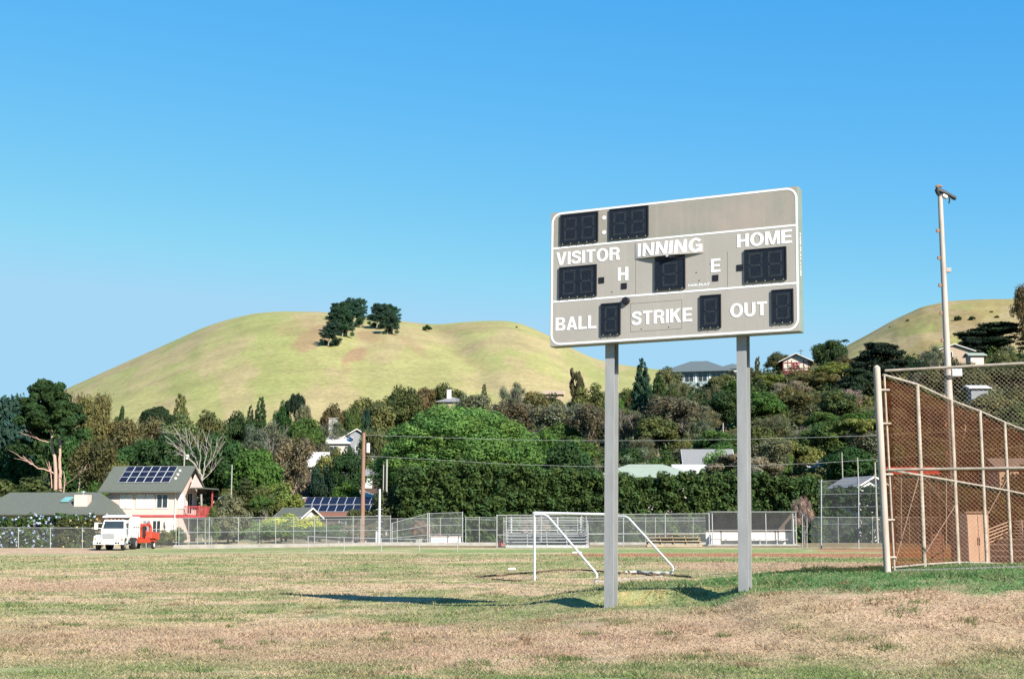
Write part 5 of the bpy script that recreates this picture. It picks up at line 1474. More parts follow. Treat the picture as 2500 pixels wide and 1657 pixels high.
PROTO = {}
def proto(kind, seed):
    """unit tree: one metre tall, one metre wide; returns (trunk mesh, crown mesh)"""
    key = (kind, seed)
    if key in PROTO: return PROTO[key]
    rng = np.random.default_rng(seed * 97 + 5); rr = random.Random(seed * 31 + 7)
    limbs = []; cent, rad = [], []
    nleaf, size, kw = 8200, .052, {}
    if kind in ('round', 'big'):
        n = 54 if kind == 'round' else 165
        for i in range(n):
            if kind == 'big':
                zz = 1 - 1.75 * (i + .5) / n; an = i * 2.39996; rr2 = math.sqrt(max(0, 1 - zz * zz)); d = np.array([rr2 * math.cos(an), rr2 * math.sin(an), zz]); q = .80 + .24 * rng.random()
            else:
                d = rng.normal(size=3); d /= np.linalg.norm(d); d[2] = d[2] * .9 + .1
                q = .66 + .34 * rng.random()
            c = (np.array([0, 0, .45]) + d * np.array([.43, .43, .48]) * q) if kind == 'big' else (np.array([0, 0, .56]) + d * np.array([.39, .39, .34]) * q)
            if c[2] < .16: c[2] = .16 + .1 * rng.random()
            cent.append(c); s = (.105 + .075 * rng.random()) * (1 if kind == 'round' else .62); rad.append([s, s, s * .8])
        if kind == 'big': nleaf, size = 70000, .0185
        branches(rr, (0, 0, 0), (0, 0, 1), .34, .035, 3, .5, .25, limbs)
    elif kind == 'bush':
        for i in range(40):
            a = rng.random() * 2 * math.pi; q = math.sqrt(rng.random()) * .42
            zt = .22 + .62 * math.sqrt(max(0, 1 - (q / .47) ** 2)) * (.75 + .3 * rng.random())
            c = np.array([math.cos(a) * q, math.sin(a) * q, zt * (.35 + .65 * rng.random() ** .5)]); s = .10 + .07 * rng.random()
            cent.append(c); rad.append([s, s, s])
        nleaf = 7600
        branches(rr, (0, 0, 0), (0, 0, 1), .25, .025, 2, .6, .2, limbs)
    elif kind == 'euc':
        for k in range(3): branches(rr, ((k - 1) * .05, 0, 0), ((k - 1) * .22, rr.uniform(-.15, .15), 1), .38, .024, 3, .42, .35, limbs)
        ends = [p[0][-1] for p in limbs if p[0][-1].z > .35]
        for e in ends:
            for j in range(2):
                c = np.array(e) + rng.normal(size=3) * np.array([.045, .045, .04])
                c[:2] = np.clip(c[:2], -.46, .46); c[2] = min(c[2], .93); s = .065 + .07 * rng.random(); cent.append(c); rad.append([s, s, s * 1.1])
        for i in range(14):
            d = rng.normal(size=3); d /= np.linalg.norm(d); c = np.array([0, 0, .62]) + d * np.array([.36, .36, .32]); s = .07 + .06 * rng.random(); cent.append(c); rad.append([s, s, s])
        nleaf, size = 7600, .044; kw = dict(shell=.6, tintvar=.42, flat=.8)
    elif kind == 'conifer':
        limbs.append(([Vector((0, 0, 0)), Vector((0, 0, .5)), Vector((0, 0, .98))], [.03, .018, .004]))
        for lv in range(22):
            z = .07 + .89 * lv / 21; R0 = .47 * (1 - z) ** .62 + .035
            m = max(3, int(9 * (1 - z) + 3))
            for k in range(m):
                a = 2 * math.pi * (k + rng.random() * .6) / m + lv; q = R0 * (.55 + .45 * rng.random())
                cent.append([math.cos(a) * q, math.sin(a) * q, z + rng.normal() * .012]); s = .035 + R0 * .22; rad.append([s, s, s * .42])
        nleaf, size = 12000, .046; kw = dict(tintvar=.35)
    elif kind == 'umbrella':
        branches(rr, (0, 0, 0), (.08, 0, 1), .42, .03, 3, .62, .28, limbs, (2, 4))
        for i in range(44):
            a = rng.random() * 2 * math.pi; q = math.sqrt(rng.random()) * .43
            zt = .78 + .14 * (1 - (q / .45) ** 2) + rng.normal() * .03; s = .07 + .05 * rng.random()
            cent.append([math.cos(a) * q, math.sin(a) * q, zt]); rad.append([s, s, s * .55])
        nleaf, size = 7200, .046
    elif kind == 'bare':
        for k in range(4): branches(rr, ((k - 1.5) * .04, 0, 0), ((k - 1.5) * .3, rr.uniform(-.3, .3), 1), .34, .016, 4, .42, .34, limbs, (2, 3))
        for i in range(40):
            d = rng.normal(size=3); d /= np.linalg.norm(d); c = np.array([0, 0, .60]) + d * np.array([.38, .38, .32]) * (rng.random() ** .4); s = .07 + .05 * rng.random(); cent.append(c); rad.append([s, s, s])
        nleaf, size = 8500, .034; kw = dict(shell=.8, tintvar=.4, flat=.5)
    elif kind == 'column':
        for i in range(54):
            z = .06 + .88 * rng.random(); R0 = .40 * math.sqrt(max(.02, 1 - (abs(z - .42) / .60) ** 2)); a = rng.random() * 2 * math.pi; q = R0 * (.4 + .6 * rng.random())
            s = .09 + .06 * rng.random(); cent.append([math.cos(a) * q, math.sin(a) * q, z]); rad.append([s, s, s * .6])
        limbs.append(([Vector((0, 0, 0)), Vector((0, 0, .9))], [.03, .008]))
    elif kind == 'wind':       # wind-blown cypress: ragged tiers swept to one side
        limbs.append(([Vector((-.10, 0, 0)), Vector((-.04, 0, .45)), Vector((.06, 0, .97))], [.03, .02, .006]))
        for i in range(60):
            z = .05 + .93 * rng.random() ** .85; R0 = .40 * (1 - abs(z - .35) * .95); a = rng.random() * 2 * math.pi; q = R0 * (.35 + .65 * rng.random())
            s = .075 + .065 * rng.random() * (1.2 - z); cent.append([math.cos(a) * q - .08 + .16 * z + .05 * rng.normal(), math.sin(a) * q, z]); rad.append([s * 1.25, s * 1.1, s * .8])
        nleaf, size = 8000, .046; kw = dict(tintvar=.4)
    elif kind == 'spread':     # dark spreading cypress: heavy flat plates
        branches(rr, (0, 0, 0), (0, 0, 1), .36, .04, 3, .7, .2, limbs)
        for lv in range(5):
            z = .36 + .14 * lv; R0 = .47 * (1 - .13 * lv)
            for k in range(13 - lv):
                a = rng.random() * 2 * math.pi; q = R0 * math.sqrt(rng.random())
                s = .085 + .06 * rng.random(); cent.append([math.cos(a) * q + .05 * math.sin(lv * 2.3), math.sin(a) * q, z + rng.normal() * .025]); rad.append([s * 1.2, s * 1.1, s * .55])
        nleaf = 8600
    V, T = leaf_quads(cent, rad, int(nleaf * 1.5), size * .80, rng, **kw)
    crown = arrays_mesh("crown", V, 4, M['leaf'], cols=T)
    trunk = limb_mesh("trunk", limbs)
    PROTO[key] = (trunk, crown)
    return PROTO[key]

COLR = dict(DG=(0.038, 0.075, 0.022), BG=(0.029, 0.066, 0.037), MG=(0.068, 0.120, 0.027), BR=(0.112, 0.196, 0.046), OL=(0.120, 0.124, 0.045), GB=(0.142, 0.136, 0.082), YO=(0.135, 0.150, 0.038),
            PB=(0.320, 0.248, 0.188), RD=(0.112, 0.098, 0.042), GY=(0.150, 0.155, 0.085), LG=(0.128, 0.216, 0.048), BK=(0.021, 0.037, 0.018), DO=(0.078, 0.092, 0.032), YL=(0.440, 0.384, 0.036), HG=(0.072, 0.122, 0.034))
BARK = dict(p=(.42, .36, .29), d=(.09, .065, .045), r=(.40, .20, .13), g=(.22, .19, .16))

def tree(kind, seed, px, yt, wpx, d, col, label, bark='d', name=None, cat="tree", group=None, ground=None, hpx=None, sq=1.0):
    q = ground if ground is not None else P(px, yt, d)
    d = q.y
    z0 = (q.z if ground is not None else Hs(q.x, q.y)) - .15
    h = (P(px, yt, d).z - z0) if hpx is None else hpx / FPX * d
    h = max(h, .6)
    w_ = wpx / FPX * d * (1.22 if kind not in ('big', 'wind', 'umbrella', 'spread') else 1.05)
    tr, cr = proto(kind, seed)
    nm = name or {'conifer': 'conifer_tree', 'bush': 'shrub', 'wind': 'cypress_tree', 'spread': 'cypress_tree', 'umbrella': 'umbrella_tree', 'euc': 'eucalyptus_tree'}.get(kind, 'tree')
    t = thing(nm, label, cat, (q.x, q.y, z0), random.Random(label).uniform(0, 6.28) if kind not in ('wind', 'spread') else R.uniform(-.3, .3), group)
    t.scale = (w_, w_ * sq, h)
    rj = random.Random(label + "%.0f" % px); j0 = .3 if kind == 'big' else 1.0
    o = link_mesh("trunk", tr, t); bc = BARK[bark]; k = rj.uniform(.8, 1.2) * AL; o.color = (bc[0] * k, bc[1] * k, bc[2] * k, 1)
    o = link_mesh("crown", cr, t); c = COLR[col]; j = [1 + j0 * rj.uniform(-.12, .13) for _ in range(3)]; k = (1 + j0 * rj.uniform(-.14, .14)) * AL * 1.26
    o.color = (c[0] * k * j[0], c[1] * k * j[1], c[2] * k * j[2], 1)
    return t

TREES = [
 ('bush', 2, 1128, 978, 56, 274, 'OL', "olive bush just right of the white chimney above the big round tree", 'd'),
 ('bush', 1, 1082, 970, 66, 276, 'DO', "dark olive bush hiding the lower wall of the grey roofed white house", 'd'),
 ('bush', 2, 1350, 950, 90, 300, 'OL', "olive bush hiding the wall of the tan roofed house at the meadow edge", 'd'),
 ('bush', 3, 800, 1078, 80, 245, 'GY', "dry grey green bush in front of the white house left of the stone chimney", 'g'),
 ('euc', 2, 760, 1062, 90, 240, 'GB', "dry brown shrubs between the white roofed house and the stone chimney", 'g'),
 # kind seed px ytop width d colour label bark
 ('round', 1, 10, 935, 150, 188, 'BG', "tall dark blue green tree cut off by the left edge of the frame", 'd'),
 ('round', 2, 66, 968, 120, 205, 'DG', "dark green tree between the left edge tree and the red trunked tree", 'd'),
 ('bush', 1, 25, 1055, 150, 170, 'DG', "dense dark tree low at the left edge, above the long green roof", 'd'),
 ('round', 1, 178, 1010, 120, 176, 'DG', "dark green tree close behind the red trunked tree on its right", 'd'),
 ('euc', 1, 186, 955, 80, 240, 'OL', "airy brown green eucalyptus poking up just right of the red trunked tree's crown", 'p'),
 ('euc', 2, 240, 962, 75, 250, 'OL', "second airy eucalyptus, left of the small dark conifer on the meadow edge", 'p'),
 ('column', 1, 296, 988, 36, 262, 'DG', "small dark leaning conifer against the hill meadow, left of the umbrella tree", 'd'),
 ('column', 1, 318, 1022, 26, 262, 'BG', "tiny dark bush tree just right of the small dark conifer", 'd'),
 ('euc', 3, 215, 1075, 130, 165, 'DO', "loose green tree with pale stems right of the red trunk", 'p'),
 ('bush', 2, 262, 1062, 95, 175, 'YO', "yellowish layered tree left of the dark trees behind the pink house", 'd'),
 ('umbrella', 1, 382, 988, 88, 255, 'BK', "dark umbrella shaped tree with pale limbs against the hill meadow", 'p'),
 ('euc', 1, 330, 1018, 120, 250, 'OL', "grey olive scrub tree under the umbrella tree", 'p'),
 ('conifer', 1, 443, 958, 66, 258, 'OL', "pointed brown green conifer standing above the dead white tree", 'd'),
 ('round', 3, 440, 1008, 100, 250, 'OL', "olive tree at the foot of the pointed brown green conifer", 'g'),
 ('round', 1, 345, 1052, 120, 195, 'DG', "broad dark green tree behind the solar roof of the pink house, left half", 'd'),
 ('round', 2, 425, 1055, 130, 192, 'DG', "broad dark green tree behind the solar roof, right half beside the dead tree", 'd'),
 ('bush', 1, 60, 1150, 210, 152, 'DO', "olive brown thicket tree directly behind the long green roof", 'd'),
 ('bush', 2, 225, 1160, 110, 150, 'MG', "mid green shrub tree in the gap between the two houses at left", 'd'),
 ('round', 2, 518, 1000, 90, 258, 'DO', "dark olive tree on the meadow edge right of the pointed conifer", 'd'),
 ('round', 3, 580, 1003, 90, 262, 'DG', "dark green tree below the two small conifers on the meadow edge", 'd'),
 ('conifer', 2, 612, 986, 30, 285, 'DG', "shorter left one of two small conifers against the hill", 'd'),
 ('conifer', 1, 638, 966, 44, 285, 'DG', "taller right one of two small conifers against the hill", 'd'),
 ('bare', 1, 645, 1012, 150, 235, 'GB', "big grey brown twiggy tree right of the dead white tree", 'g'),
 ('umbrella', 2, 722, 960, 52, 272, 'BK', "dark wind swept tree with pale limbs above the canopy left of centre", 'p'),
 ('round', 3, 690, 978, 46, 272, 'DG', "small dark tree beside the wind swept tree, on its left", 'd'),
 ('euc', 2, 742, 990, 50, 268, 'GY', "pale twiggy tree just right of the wind swept tree", 'p'),
 ('round', 1, 745, 1005, 90, 258, 'MG', "green tree at the foot of the wind swept tree", 'd'),
 ('round', 2, 540, 1050, 120, 205, 'DG', "dark green tree behind the dead white tree", 'd'),
 ('round', 4, 622, 1086, 125, 178, 'MG', "weeping mid green tree right of the dead white tree", 'd'),
 ('euc', 3, 700, 1070, 115, 182, 'GB', "tall brown eucalyptus left of the white roofed house", 'p'),
 ('bush', 2, 605, 1155, 120, 163, 'DO', "olive shrub tree above the small white cottage", 'd'),
 ('bush', 1, 690, 1165, 100, 168, 'YO', "yellow olive shrub left of the solar house roof", 'd'),
 ('umbrella', 2, 752, 1046, 90, 232, 'MG', "flat topped bright tree above the white roofed house", 'd'),
 ('round', 3, 818, 985, 80, 268, 'RD', "reddish brown tree on the meadow edge right of the wind swept tree", 'r'),
 ('round', 2, 858, 992, 60, 268, 'MG', "mid green tree right of the reddish brown tree", 'd'),
 ('bare', 2, 800, 1020, 110, 262, 'GB', "brown twiggy tree below the reddish brown tree", 'g'),
 ('round', 1, 905, 957, 110, 290, 'OL', "olive tree at the meadow edge upper left of the big round tree", 'd'),
 ('column', 1, 893, 993, 30, 255, 'BG', "narrow dark conifer left of the big round tree", 'd'),
 ('bush', 2, 818, 1078, 90, 200, 'YO', "yellow green tree in front of the stone chimney house", 'd'),
 ('round', 3, 850, 1090, 80, 188, 'DG', "dark green tree left of the utility pole, under the grey gable", 'd'),
 ('euc', 1, 905, 1045, 70, 200, 'OL', "olive tree between the utility pole and the big round tree", 'p'),
 ('bush', 1, 792, 1120, 70, 188, 'BG', "dark bushy tree right of the white roofed house", 'd'),
 ('bush', 3, 850, 1168, 80, 182, 'MG', "low mid green bushes below the grey roof by the utility pole", 'd'),
 ('bush', 3, 955, 1165, 110, 150, 'DO', "olive brown shrub tree right of the white steel pole", 'd'),
 ('big', 1, 1128, 986, 425, 172, 'BR', "huge bright green dome shaped tree in the middle of the wood", 'd'),
 ('round', 2, 985, 940, 90, 310, 'DO', "olive tree on the meadow edge above the big round tree's left side", 'd'),
 ('round', 1, 1035, 932, 70, 315, 'RD', "dark brownish tree left of the grey roofed white house", 'd'),
 ('round', 3, 1085, 935, 100, 318, 'DO', "dark dome of a tree right behind the grey roofed white house", 'd'),
 ('conifer', 1, 1182, 935, 26, 318, 'DO', "small conifer on the meadow edge above the big round tree", 'd'),
 ('bare', 3, 1255, 922, 85, 306, 'GY', "grey feathery tree standing above the meadow edge in the middle", 'g'),
 ('euc', 2, 1160, 965, 120, 272, 'GY', "grey green eucalyptus behind the top of the big round tree", 'p'),
 ('euc', 3, 1255, 985, 130, 262, 'GB', "grey brown eucalyptus right of the big round tree's top", 'p'),
 ('round', 4, 1310, 950, 90, 300, 'OL', "olive tree left of the tan roofed house at the meadow edge", 'd'),
 ('column', 2, 1406, 896, 40, 305, 'RD', "brown columnar tree rising on the meadow edge left of the scoreboard post", 'd'),
 ('bush', 1, 1445, 925, 90, 300, 'OL', "yellowish olive tree right of the brown columnar tree", 'd'),
 ('euc', 1, 1370, 985, 130, 255, 'GB', "grey brown eucalyptus with pale forked stems left of the scoreboard's left post", 'p'),
 ('euc', 4, 1440, 990, 110, 248, 'GB', "brown eucalyptus partly behind the scoreboard's left post", 'p'),
 ('round', 2, 1390, 1075, 120, 185, 'DG', "dark green tree between the wires left of the scoreboard's left post", 'd'),
 ('round', 4, 1340, 1045, 80, 205, 'MG', "mid green tree squeezed between the big round tree and the dark one", 'd'),
 ('conifer', 3, 1567, 872, 58, 268, 'BG', "tall dark Norfolk pine right of the scoreboard's left post", 'd'),
 ('conifer', 2, 1608, 912, 52, 262, 'DG', "shorter dark green Norfolk pine right of the tall one", 'd'),
 ('round', 3, 1632, 895, 75, 300, 'OL', "olive tree on the skyline left of the pale teal apartment house", 'd'),
 ('bare', 1, 1530, 985, 110, 245, 'GB', "grey brown twiggy tree below the tall Norfolk pine", 'g'),
 ('euc', 2, 1635, 968, 160, 238, 'GB', "broad brown eucalyptus with a pale forked limb between the scoreboard posts", 'p'),
 ('bare', 2, 1700, 985, 120, 236, 'GB', "brown twiggy tree left of the dark tree by the scoreboard's right post", 'g'),
 ('round', 1, 1530, 1080, 110, 188, 'DG', "dark green tree right of the scoreboard's left post, above the green roof", 'd'),
 ('bush', 2, 1625, 1085, 100, 180, 'MG', "mid green tree behind the right end of the pale green roof", 'd'),
 ('euc', 3, 1648, 934, 60, 292, 'GY', "grey green scrub tree right in front of the pale teal apartment house", 'g'),
 ('round', 2, 1770, 950, 115, 248, 'DG', "dark dense tree half hidden by the scoreboard's right post", 'd'),
 ('round', 4, 1858, 955, 110, 252, 'MG', "mid green tree right of the scoreboard's right post", 'd'),
 ('bare', 3, 1935, 925, 110, 278, 'PB', "pale pinkish bare tree on the slope under the chalet", 'g'),
 ('euc', 1, 1975, 962, 150, 255, 'OL', "wide olive tree with pale limbs on the slope below the bare tree", 'p'),
 ('bare', 1, 2078, 942, 75, 258, 'PB', "pale fan shaped bare tree on the slope left of the tall fence post", 'p'),
 ('round', 3, 1898, 858, 62, 328, 'DO', "dark olive tree on the skyline left of the chalet", 'd'),
 ('bush', 1, 1920, 872, 40, 326, 'RD', "brownish bush touching the chalet's left side", 'd'),
 ('column', 2, 1849, 868, 14, 330, 'RD', "tiny brown cypress on the skyline left of the chalet's tree", 'd'),
 ('round', 1, 2023, 820, 78, 340, 'DG', "round dark green tree on the skyline right of the chalet", 'd'),
 ('spread', 1, 2150, 836, 150, 288, 'BK', "broad dark cypress on the slope left of the light pole", 'd'),
 ('spread', 2, 2095, 900, 110, 268, 'BK', "lower dark cypress below the broad dark cypress", 'd'),
 ('bare', 2, 2262, 838, 110, 275, 'GB', "grey brown tree directly behind the light pole on the slope", 'g'),
 ('spread', 3, 2420, 790, 190, 318, 'BK', "large black green spreading cypress at the right with flat limbs", 'd'),
 ('spread', 1, 2370, 822, 90, 312, 'BK', "dark flat limbed cypress left of the large spreading one", 'd'),
 ('euc', 4, 2505, 700, 85, 312, 'RD', "tall orange brown tinged tree cut off by the right edge", 'd'),
 ('bush', 3, 2440, 870, 150, 268, 'DO', "olive thicket under the large spreading cypress", 'd'),
 ('bush', 2, 2325, 860, 130, 258, 'DO', "olive bushes in front of the gabled house by the light pole", 'd'),
 ('round', 4, 1845, 1040, 120, 205, 'DO', "olive tree above the grey juniper, right of the scoreboard's right post", 'd'),
 ('bush', 3, 1930, 1055, 130, 198, 'YO', "yellow green bamboo like tree left of the white shed", 'd'),
 ('round', 2, 2020, 1025, 130, 208, 'MG', "green tree above the white shed", 'd'),
 ('round', 1, 2090, 1000, 110, 225, 'MG', "mid green tree on the slope left of the tall fence post", 'd'),
 ('umbrella', 1, 2105, 1018, 170, 196, 'YO', "wide yellow olive tree left of the tall fence post", 'd'),
 ('round', 3, 2070, 1090, 130, 178, 'DG', "dark tree behind the thin poles left of the tall fence post", 'd'),
 ('umbrella', 2, 1815, 1108, 190, 163, 'GY', "low grey juniper like tree above the hedge right of the scoreboard's right post", 'g'),
 ('bush', 1, 1752, 1078, 100, 166, 'LG', "bright light green tree in front of the two storey cream house", 'd'),
 ('bush', 1, 1930, 1150, 110, 160, 'OL', "grey olive shrub tree above the right end of the hedge", 'd'),
 ('round', 2, 2230, 940, 150, 232, 'DO', "olive tree behind the upper part of the screen", 'd'),
 ('euc', 3, 2330, 985, 150, 215, 'GB', "brown tree behind the screen right of the light pole", 'p'),
 ('round', 3, 2420, 960, 150, 222, 'OL', "olive tree behind the chain link at the right", 'd'),
 ('round', 4, 2500, 985, 130, 205, 'MG', "green tree behind the fence at the right edge", 'd'),
 ('round', 1, 2240, 1060, 170, 170, 'DG', "dark tree behind the middle of the rust coloured screen", 'd'),
 ('round', 2, 2400, 1060, 170, 168, 'DO', "dark olive tree behind the screen near the right edge", 'd'),
 ('bush', 2, 2500, 1110, 130, 150, 'DG', "dark shrub tree behind the screen at the right edge", 'd'),
 ('bush', 1, 2320, 1150, 130, 138, 'DG', "low dark shrub tree behind the cream cabinet", 'd'),
 ('bush', 3, 2420, 1180, 140, 128, 'DO', "low olive shrub behind the sideways bleacher", 'd'),
]
for (k, s, px, yt, wpx, d, c, lab, bk) in TREES:
    tree(k, s, px, yt, wpx, d, c, lab, bk)
# scrub on the upper right slope and shrubs near the field
for (px, yt, w_, d, c, lab) in [
    (1760, 905, 70, 306, 'OL', "olive bush at the foot of the white house beside the apartment house"),
    (1830, 893, 60, 312, 'DO', "green brown bush on the slope below the tiny cypress"),
    (1880, 905, 80, 300, 'YO', "yellowish scrub bush on the slope left under the chalet"),
    (1960, 903, 90, 298, 'OL', "olive scrub bush right under the chalet"),
    (2040, 880, 100, 305, 'YO', "yellowish scrub below the round skyline tree"),
    (2010, 905, 90, 292, 'OL', "olive scrub bush between the chalet and the dark cypress"),
    (2060, 862, 60, 318, 'RD', "brownish scrub bush right of the round skyline tree"),
    (1800, 920, 70, 290, 'MG', "green bush beside the scoreboard's right post near the skyline"),
    (1560, 930, 60, 282, 'OL', "olive bush on the slope at the foot of the tall Norfolk pine"),
    (1640, 932, 60, 284, 'DO', "dark olive bush under the pale teal apartment house"),
    (1500, 950, 60, 280, 'MG', "green bush right behind the scoreboard's left post"),
    (1745, 930, 50, 282, 'GB', "grey brown bush at the corner of the teal apartment house")]:
    tree('bush', R.randint(1, 3), px, yt, w_, d, c, lab, 'd')
for (px, yt, w_, d, c, lab, k) in [
    (560, 1195, 95, 140, 'GY', "plumeria bush full of pale blossoms right of the pink house", 'bush'),
    (505, 1222, 60, 138, 'DO', "dark shrub under the pink house's red balcony", 'bush'),
    (640, 1208, 70, 150, 'MG', "banana like green plant with ragged leaves left of the green gable", 'umbrella'),
    (700, 1246, 120, 146, 'YL', "bright yellow croton bush behind the ball court fence, left one", 'bush'),
    (765, 1250, 60, 146, 'YL', "bright yellow croton bush behind the ball court fence, right one", 'bush'),
    (635, 1262, 95, 145, 'LG', "light green bush left of the yellow croton bushes", 'bush'),
    (572, 1264, 110, 146, 'MG', "mid green bush at the left end behind the ball court fence", 'bush'),
    (690, 1268, 125, 144, 'LG', "light green bush below the yellow croton bushes", 'bush'),
    (780, 1268, 115, 145, 'MG', "mid green bush right of the yellow croton bushes", 'bush'),
    (835, 1268, 80, 147, 'GY', "grey green grassy bush below the solar house", 'bush'),
    (905, 1268, 60, 147, 'OL', "olive bush at the foot of the brown utility pole", 'bush'),
    (870, 1240, 50, 150, 'OL', "small olive tree in front of the shaded solar panels", 'euc'),
    (395, 1288, 55, 128, 'OL', "flowering bush between the chipper and the ball court fence", 'bush'),
    (430, 1280, 45, 131, 'MG', "green bush at the corner of the ball court fence", 'bush'),
    (375, 1300, 60, 124, 'DO', "dark bush behind the wood chipper", 'bush'),
    (1068, 1296, 26, 128, 'PB', "dry twiggy bush behind the white concrete block", 'bare'),
    (1030, 1262, 60, 134, 'PB', "dry leafless shrub left of the white concrete block", 'bare'),
    (1305, 1250, 80, 134, 'PB', "pale dry shrub behind the top of the bleacher", 'bare'),
    (1960, 1200, 60, 138, 'PB', "pale bare sapling at the right end of the hedge", 'bare')]:
    tree(k, R.randint(1, 3), px, yt, w_, d, c, lab, 'g')

# red-trunked tree and dead white tree
def custom_tree(name, label, px, pyb, d, limbs_px, cl_px, col, bark, nleaf, size, thin=.58):
    q = P(px, pyb, d); z0 = Hs(q.x, q.y); o = Vector((q.x, q.y, z0))
    t = thing(name, label, "tree", o)
    b = MB()
    for pts, r0, r1, off in limbs_px:
        pp = []
        for i, (x, y) in enumerate(pts):
            dd = d + off * i / max(1, len(pts) - 1)
            v = P(x, y, dd) - o
            if y >= pyb - 1: v.z = min(v.z, -.2)
            pp.append(v)
        fine, rs = [], []
        for i in range(len(pp) - 1):
            for k in range(4):
                tt = k / 4; w = pp[i].lerp(pp[i + 1], tt); w += Vector((R.uniform(-1, 1), R.uniform(-1, 1), R.uniform(-1, 1))) * .05
                fine.append(w); rs.append((r0 + (r1 - r0) * (i + tt) / (len(pp) - 1)) * thin)
        fine.append(pp[-1]); rs.append(r1 * thin)
        b.path(fine, rs, 8)
        if len(pts) > 2 and r1 < .09:      # twigs
            for k in range(7):
                i = R.randint(len(fine) // 2, len(fine) - 1); s0 = fine[i]
                dv = (fine[-1] - fine[max(0, len(fine) - 6)]).normalized() * R.uniform(.5, 1.4) + Vector((R.uniform(-1, 1), R.uniform(-1, 1), R.uniform(-.2, 1))) * R.uniform(.4, 1.0)
                b.path([s0, s0 + dv * .5 + Vector((0, 0, .08)), s0 + dv], [r1 * .8, r1 * .5, .012], 5)
    me = bpy.data.meshes.new("trunk"); me.from_pydata(b.v, [], b.f); me.materials.append(M['bark']); me.update()
    for p in me.polygons: p.use_smooth = True
    tr = link_mesh("trunk", me, t); tr.color = (*[v * AL for v in bark], 1)
    if cl_px:
        rng = np.random.default_rng(77); cent, rad = [], []
        for (x, y, r, off) in cl_px:
            v = P(x, y, d + off) - o; rr_ = r / FPX * d * 1.25
            for k in range(7):
                cent.append(np.array(v) + rng.normal(size=3) * rr_ * np.array([.5, .6, .32])); s = rr_ * (.36 + .30 * rng.random()); rad.append([s, s, s * .7])
        V, T = leaf_quads(cent, rad, nleaf, size, rng)
        cr = link_mesh("crown", arrays_mesh("crown", V, 4, M['leaf'], cols=T), t); cr.color = (*[v * AL for v in COLR[col]], 1)
    return t
custom_tree("red_trunked_tree", "tall tree with bare reddish forked trunks and a high dark crown at the left", 141, 1197, 162,
    [([(137, 1200), (137, 1160), (133, 1115), (127, 1090), (126, 1060), (119, 1043)], .55, .22, 0), ([(147, 1200), (147, 1160), (146, 1120), (147, 1088), (140, 1070), (137, 1055)], .5, .16, .5),
     ([(147, 1090), (150, 1065), (153, 1040), (150, 1015)], .26, .10, 1), ([(126, 1062), (136, 1040), (140, 1015), (142, 1000)], .24, .10, 1),
     ([(132, 1155), (112, 1147), (92, 1142), (78, 1133), (68, 1127), (52, 1117)], .22, .05, -1.5), ([(123, 1080), (105, 1076), (90, 1070), (72, 1064)], .17, .05, -1),
     ([(148, 1086), (160, 1075), (170, 1060), (178, 1045)], .15, .05, -1), ([(152, 1192), (165, 1178), (180, 1168), (200, 1150), (220, 1142)], .16, .04, -2), ([(153, 1198), (158, 1170), (154, 1150)], .2, .1, -1),
     ([(126, 1190), (125, 1165), (124, 1150)], .17, .08, 0), ([(140, 1000), (125, 985), (110, 975)], .12, .05, 0), ([(150, 1015), (165, 995), (175, 985)], .12, .05, 0)],
    [(128, 1015, 24, -1.5), (152, 1003, 24, -1.5), (103, 1030, 22, -1.5), (165, 1030, 22, -1.5), (82, 1012, 24, -1), (112, 950, 26, 0), (135, 952, 22, 1), (95, 968, 24, 0), (148, 972, 24, 0), (120, 985, 30, 1), (85, 992, 26, 0), (158, 998, 28, 1), (70, 1018, 26, 0), (105, 1015, 26, 2), (145, 1025, 28, 3), (175, 1022, 22, 1), (60, 1090, 20, 1), (40, 1095, 22, 1), (95, 1045, 24, 3), (170, 1050, 20, 2)],
    'DG', (.44, .28, .215), 34000, .40, thin=.46)
custom_tree("dead_tree", "dead leafless tree with pale silvery branches right of the pink house roof", 498, 1190, 152,
    [([(498, 1192), (491, 1160), (476, 1135), (456, 1112), (438, 1098), (429, 1088)], .34, .06, -1), ([(492, 1165), (486, 1140), (478, 1118), (461, 1090), (448, 1074), (436, 1062)], .24, .04, 1),
     ([(494, 1172), (498, 1150), (506, 1135), (518, 1120), (526, 1100), (531, 1085)], .26, .04, 0), ([(486, 1140), (491, 1115), (484, 1090), (476, 1070)], .18, .04, -1), ([(498, 1150), (500, 1125), (506, 1100), (504, 1078)], .18, .04, 1),
     ([(478, 1118), (468, 1108), (464, 1085), (456, 1065)], .13, .03, 1), ([(506, 1135), (516, 1112), (514, 1090)], .12, .03, -1), ([(461, 1115), (448, 1112), (434, 1110)], .10, .03, 0), ([(518, 1120), (531, 1108), (534, 1095)], .10, .03, 0), ([(476, 1135), (462, 1122), (448, 1098), (441, 1080)], .13, .03, 1), ([(494, 1172), (508, 1160), (521, 1145), (532, 1128)], .14, .03, 1), ([(456, 1068), (438, 1060), (416, 1058), (402, 1056)], .07, .02, 0)],
    None, None, (.30, .26, .225), 0, .3, thin=.40)

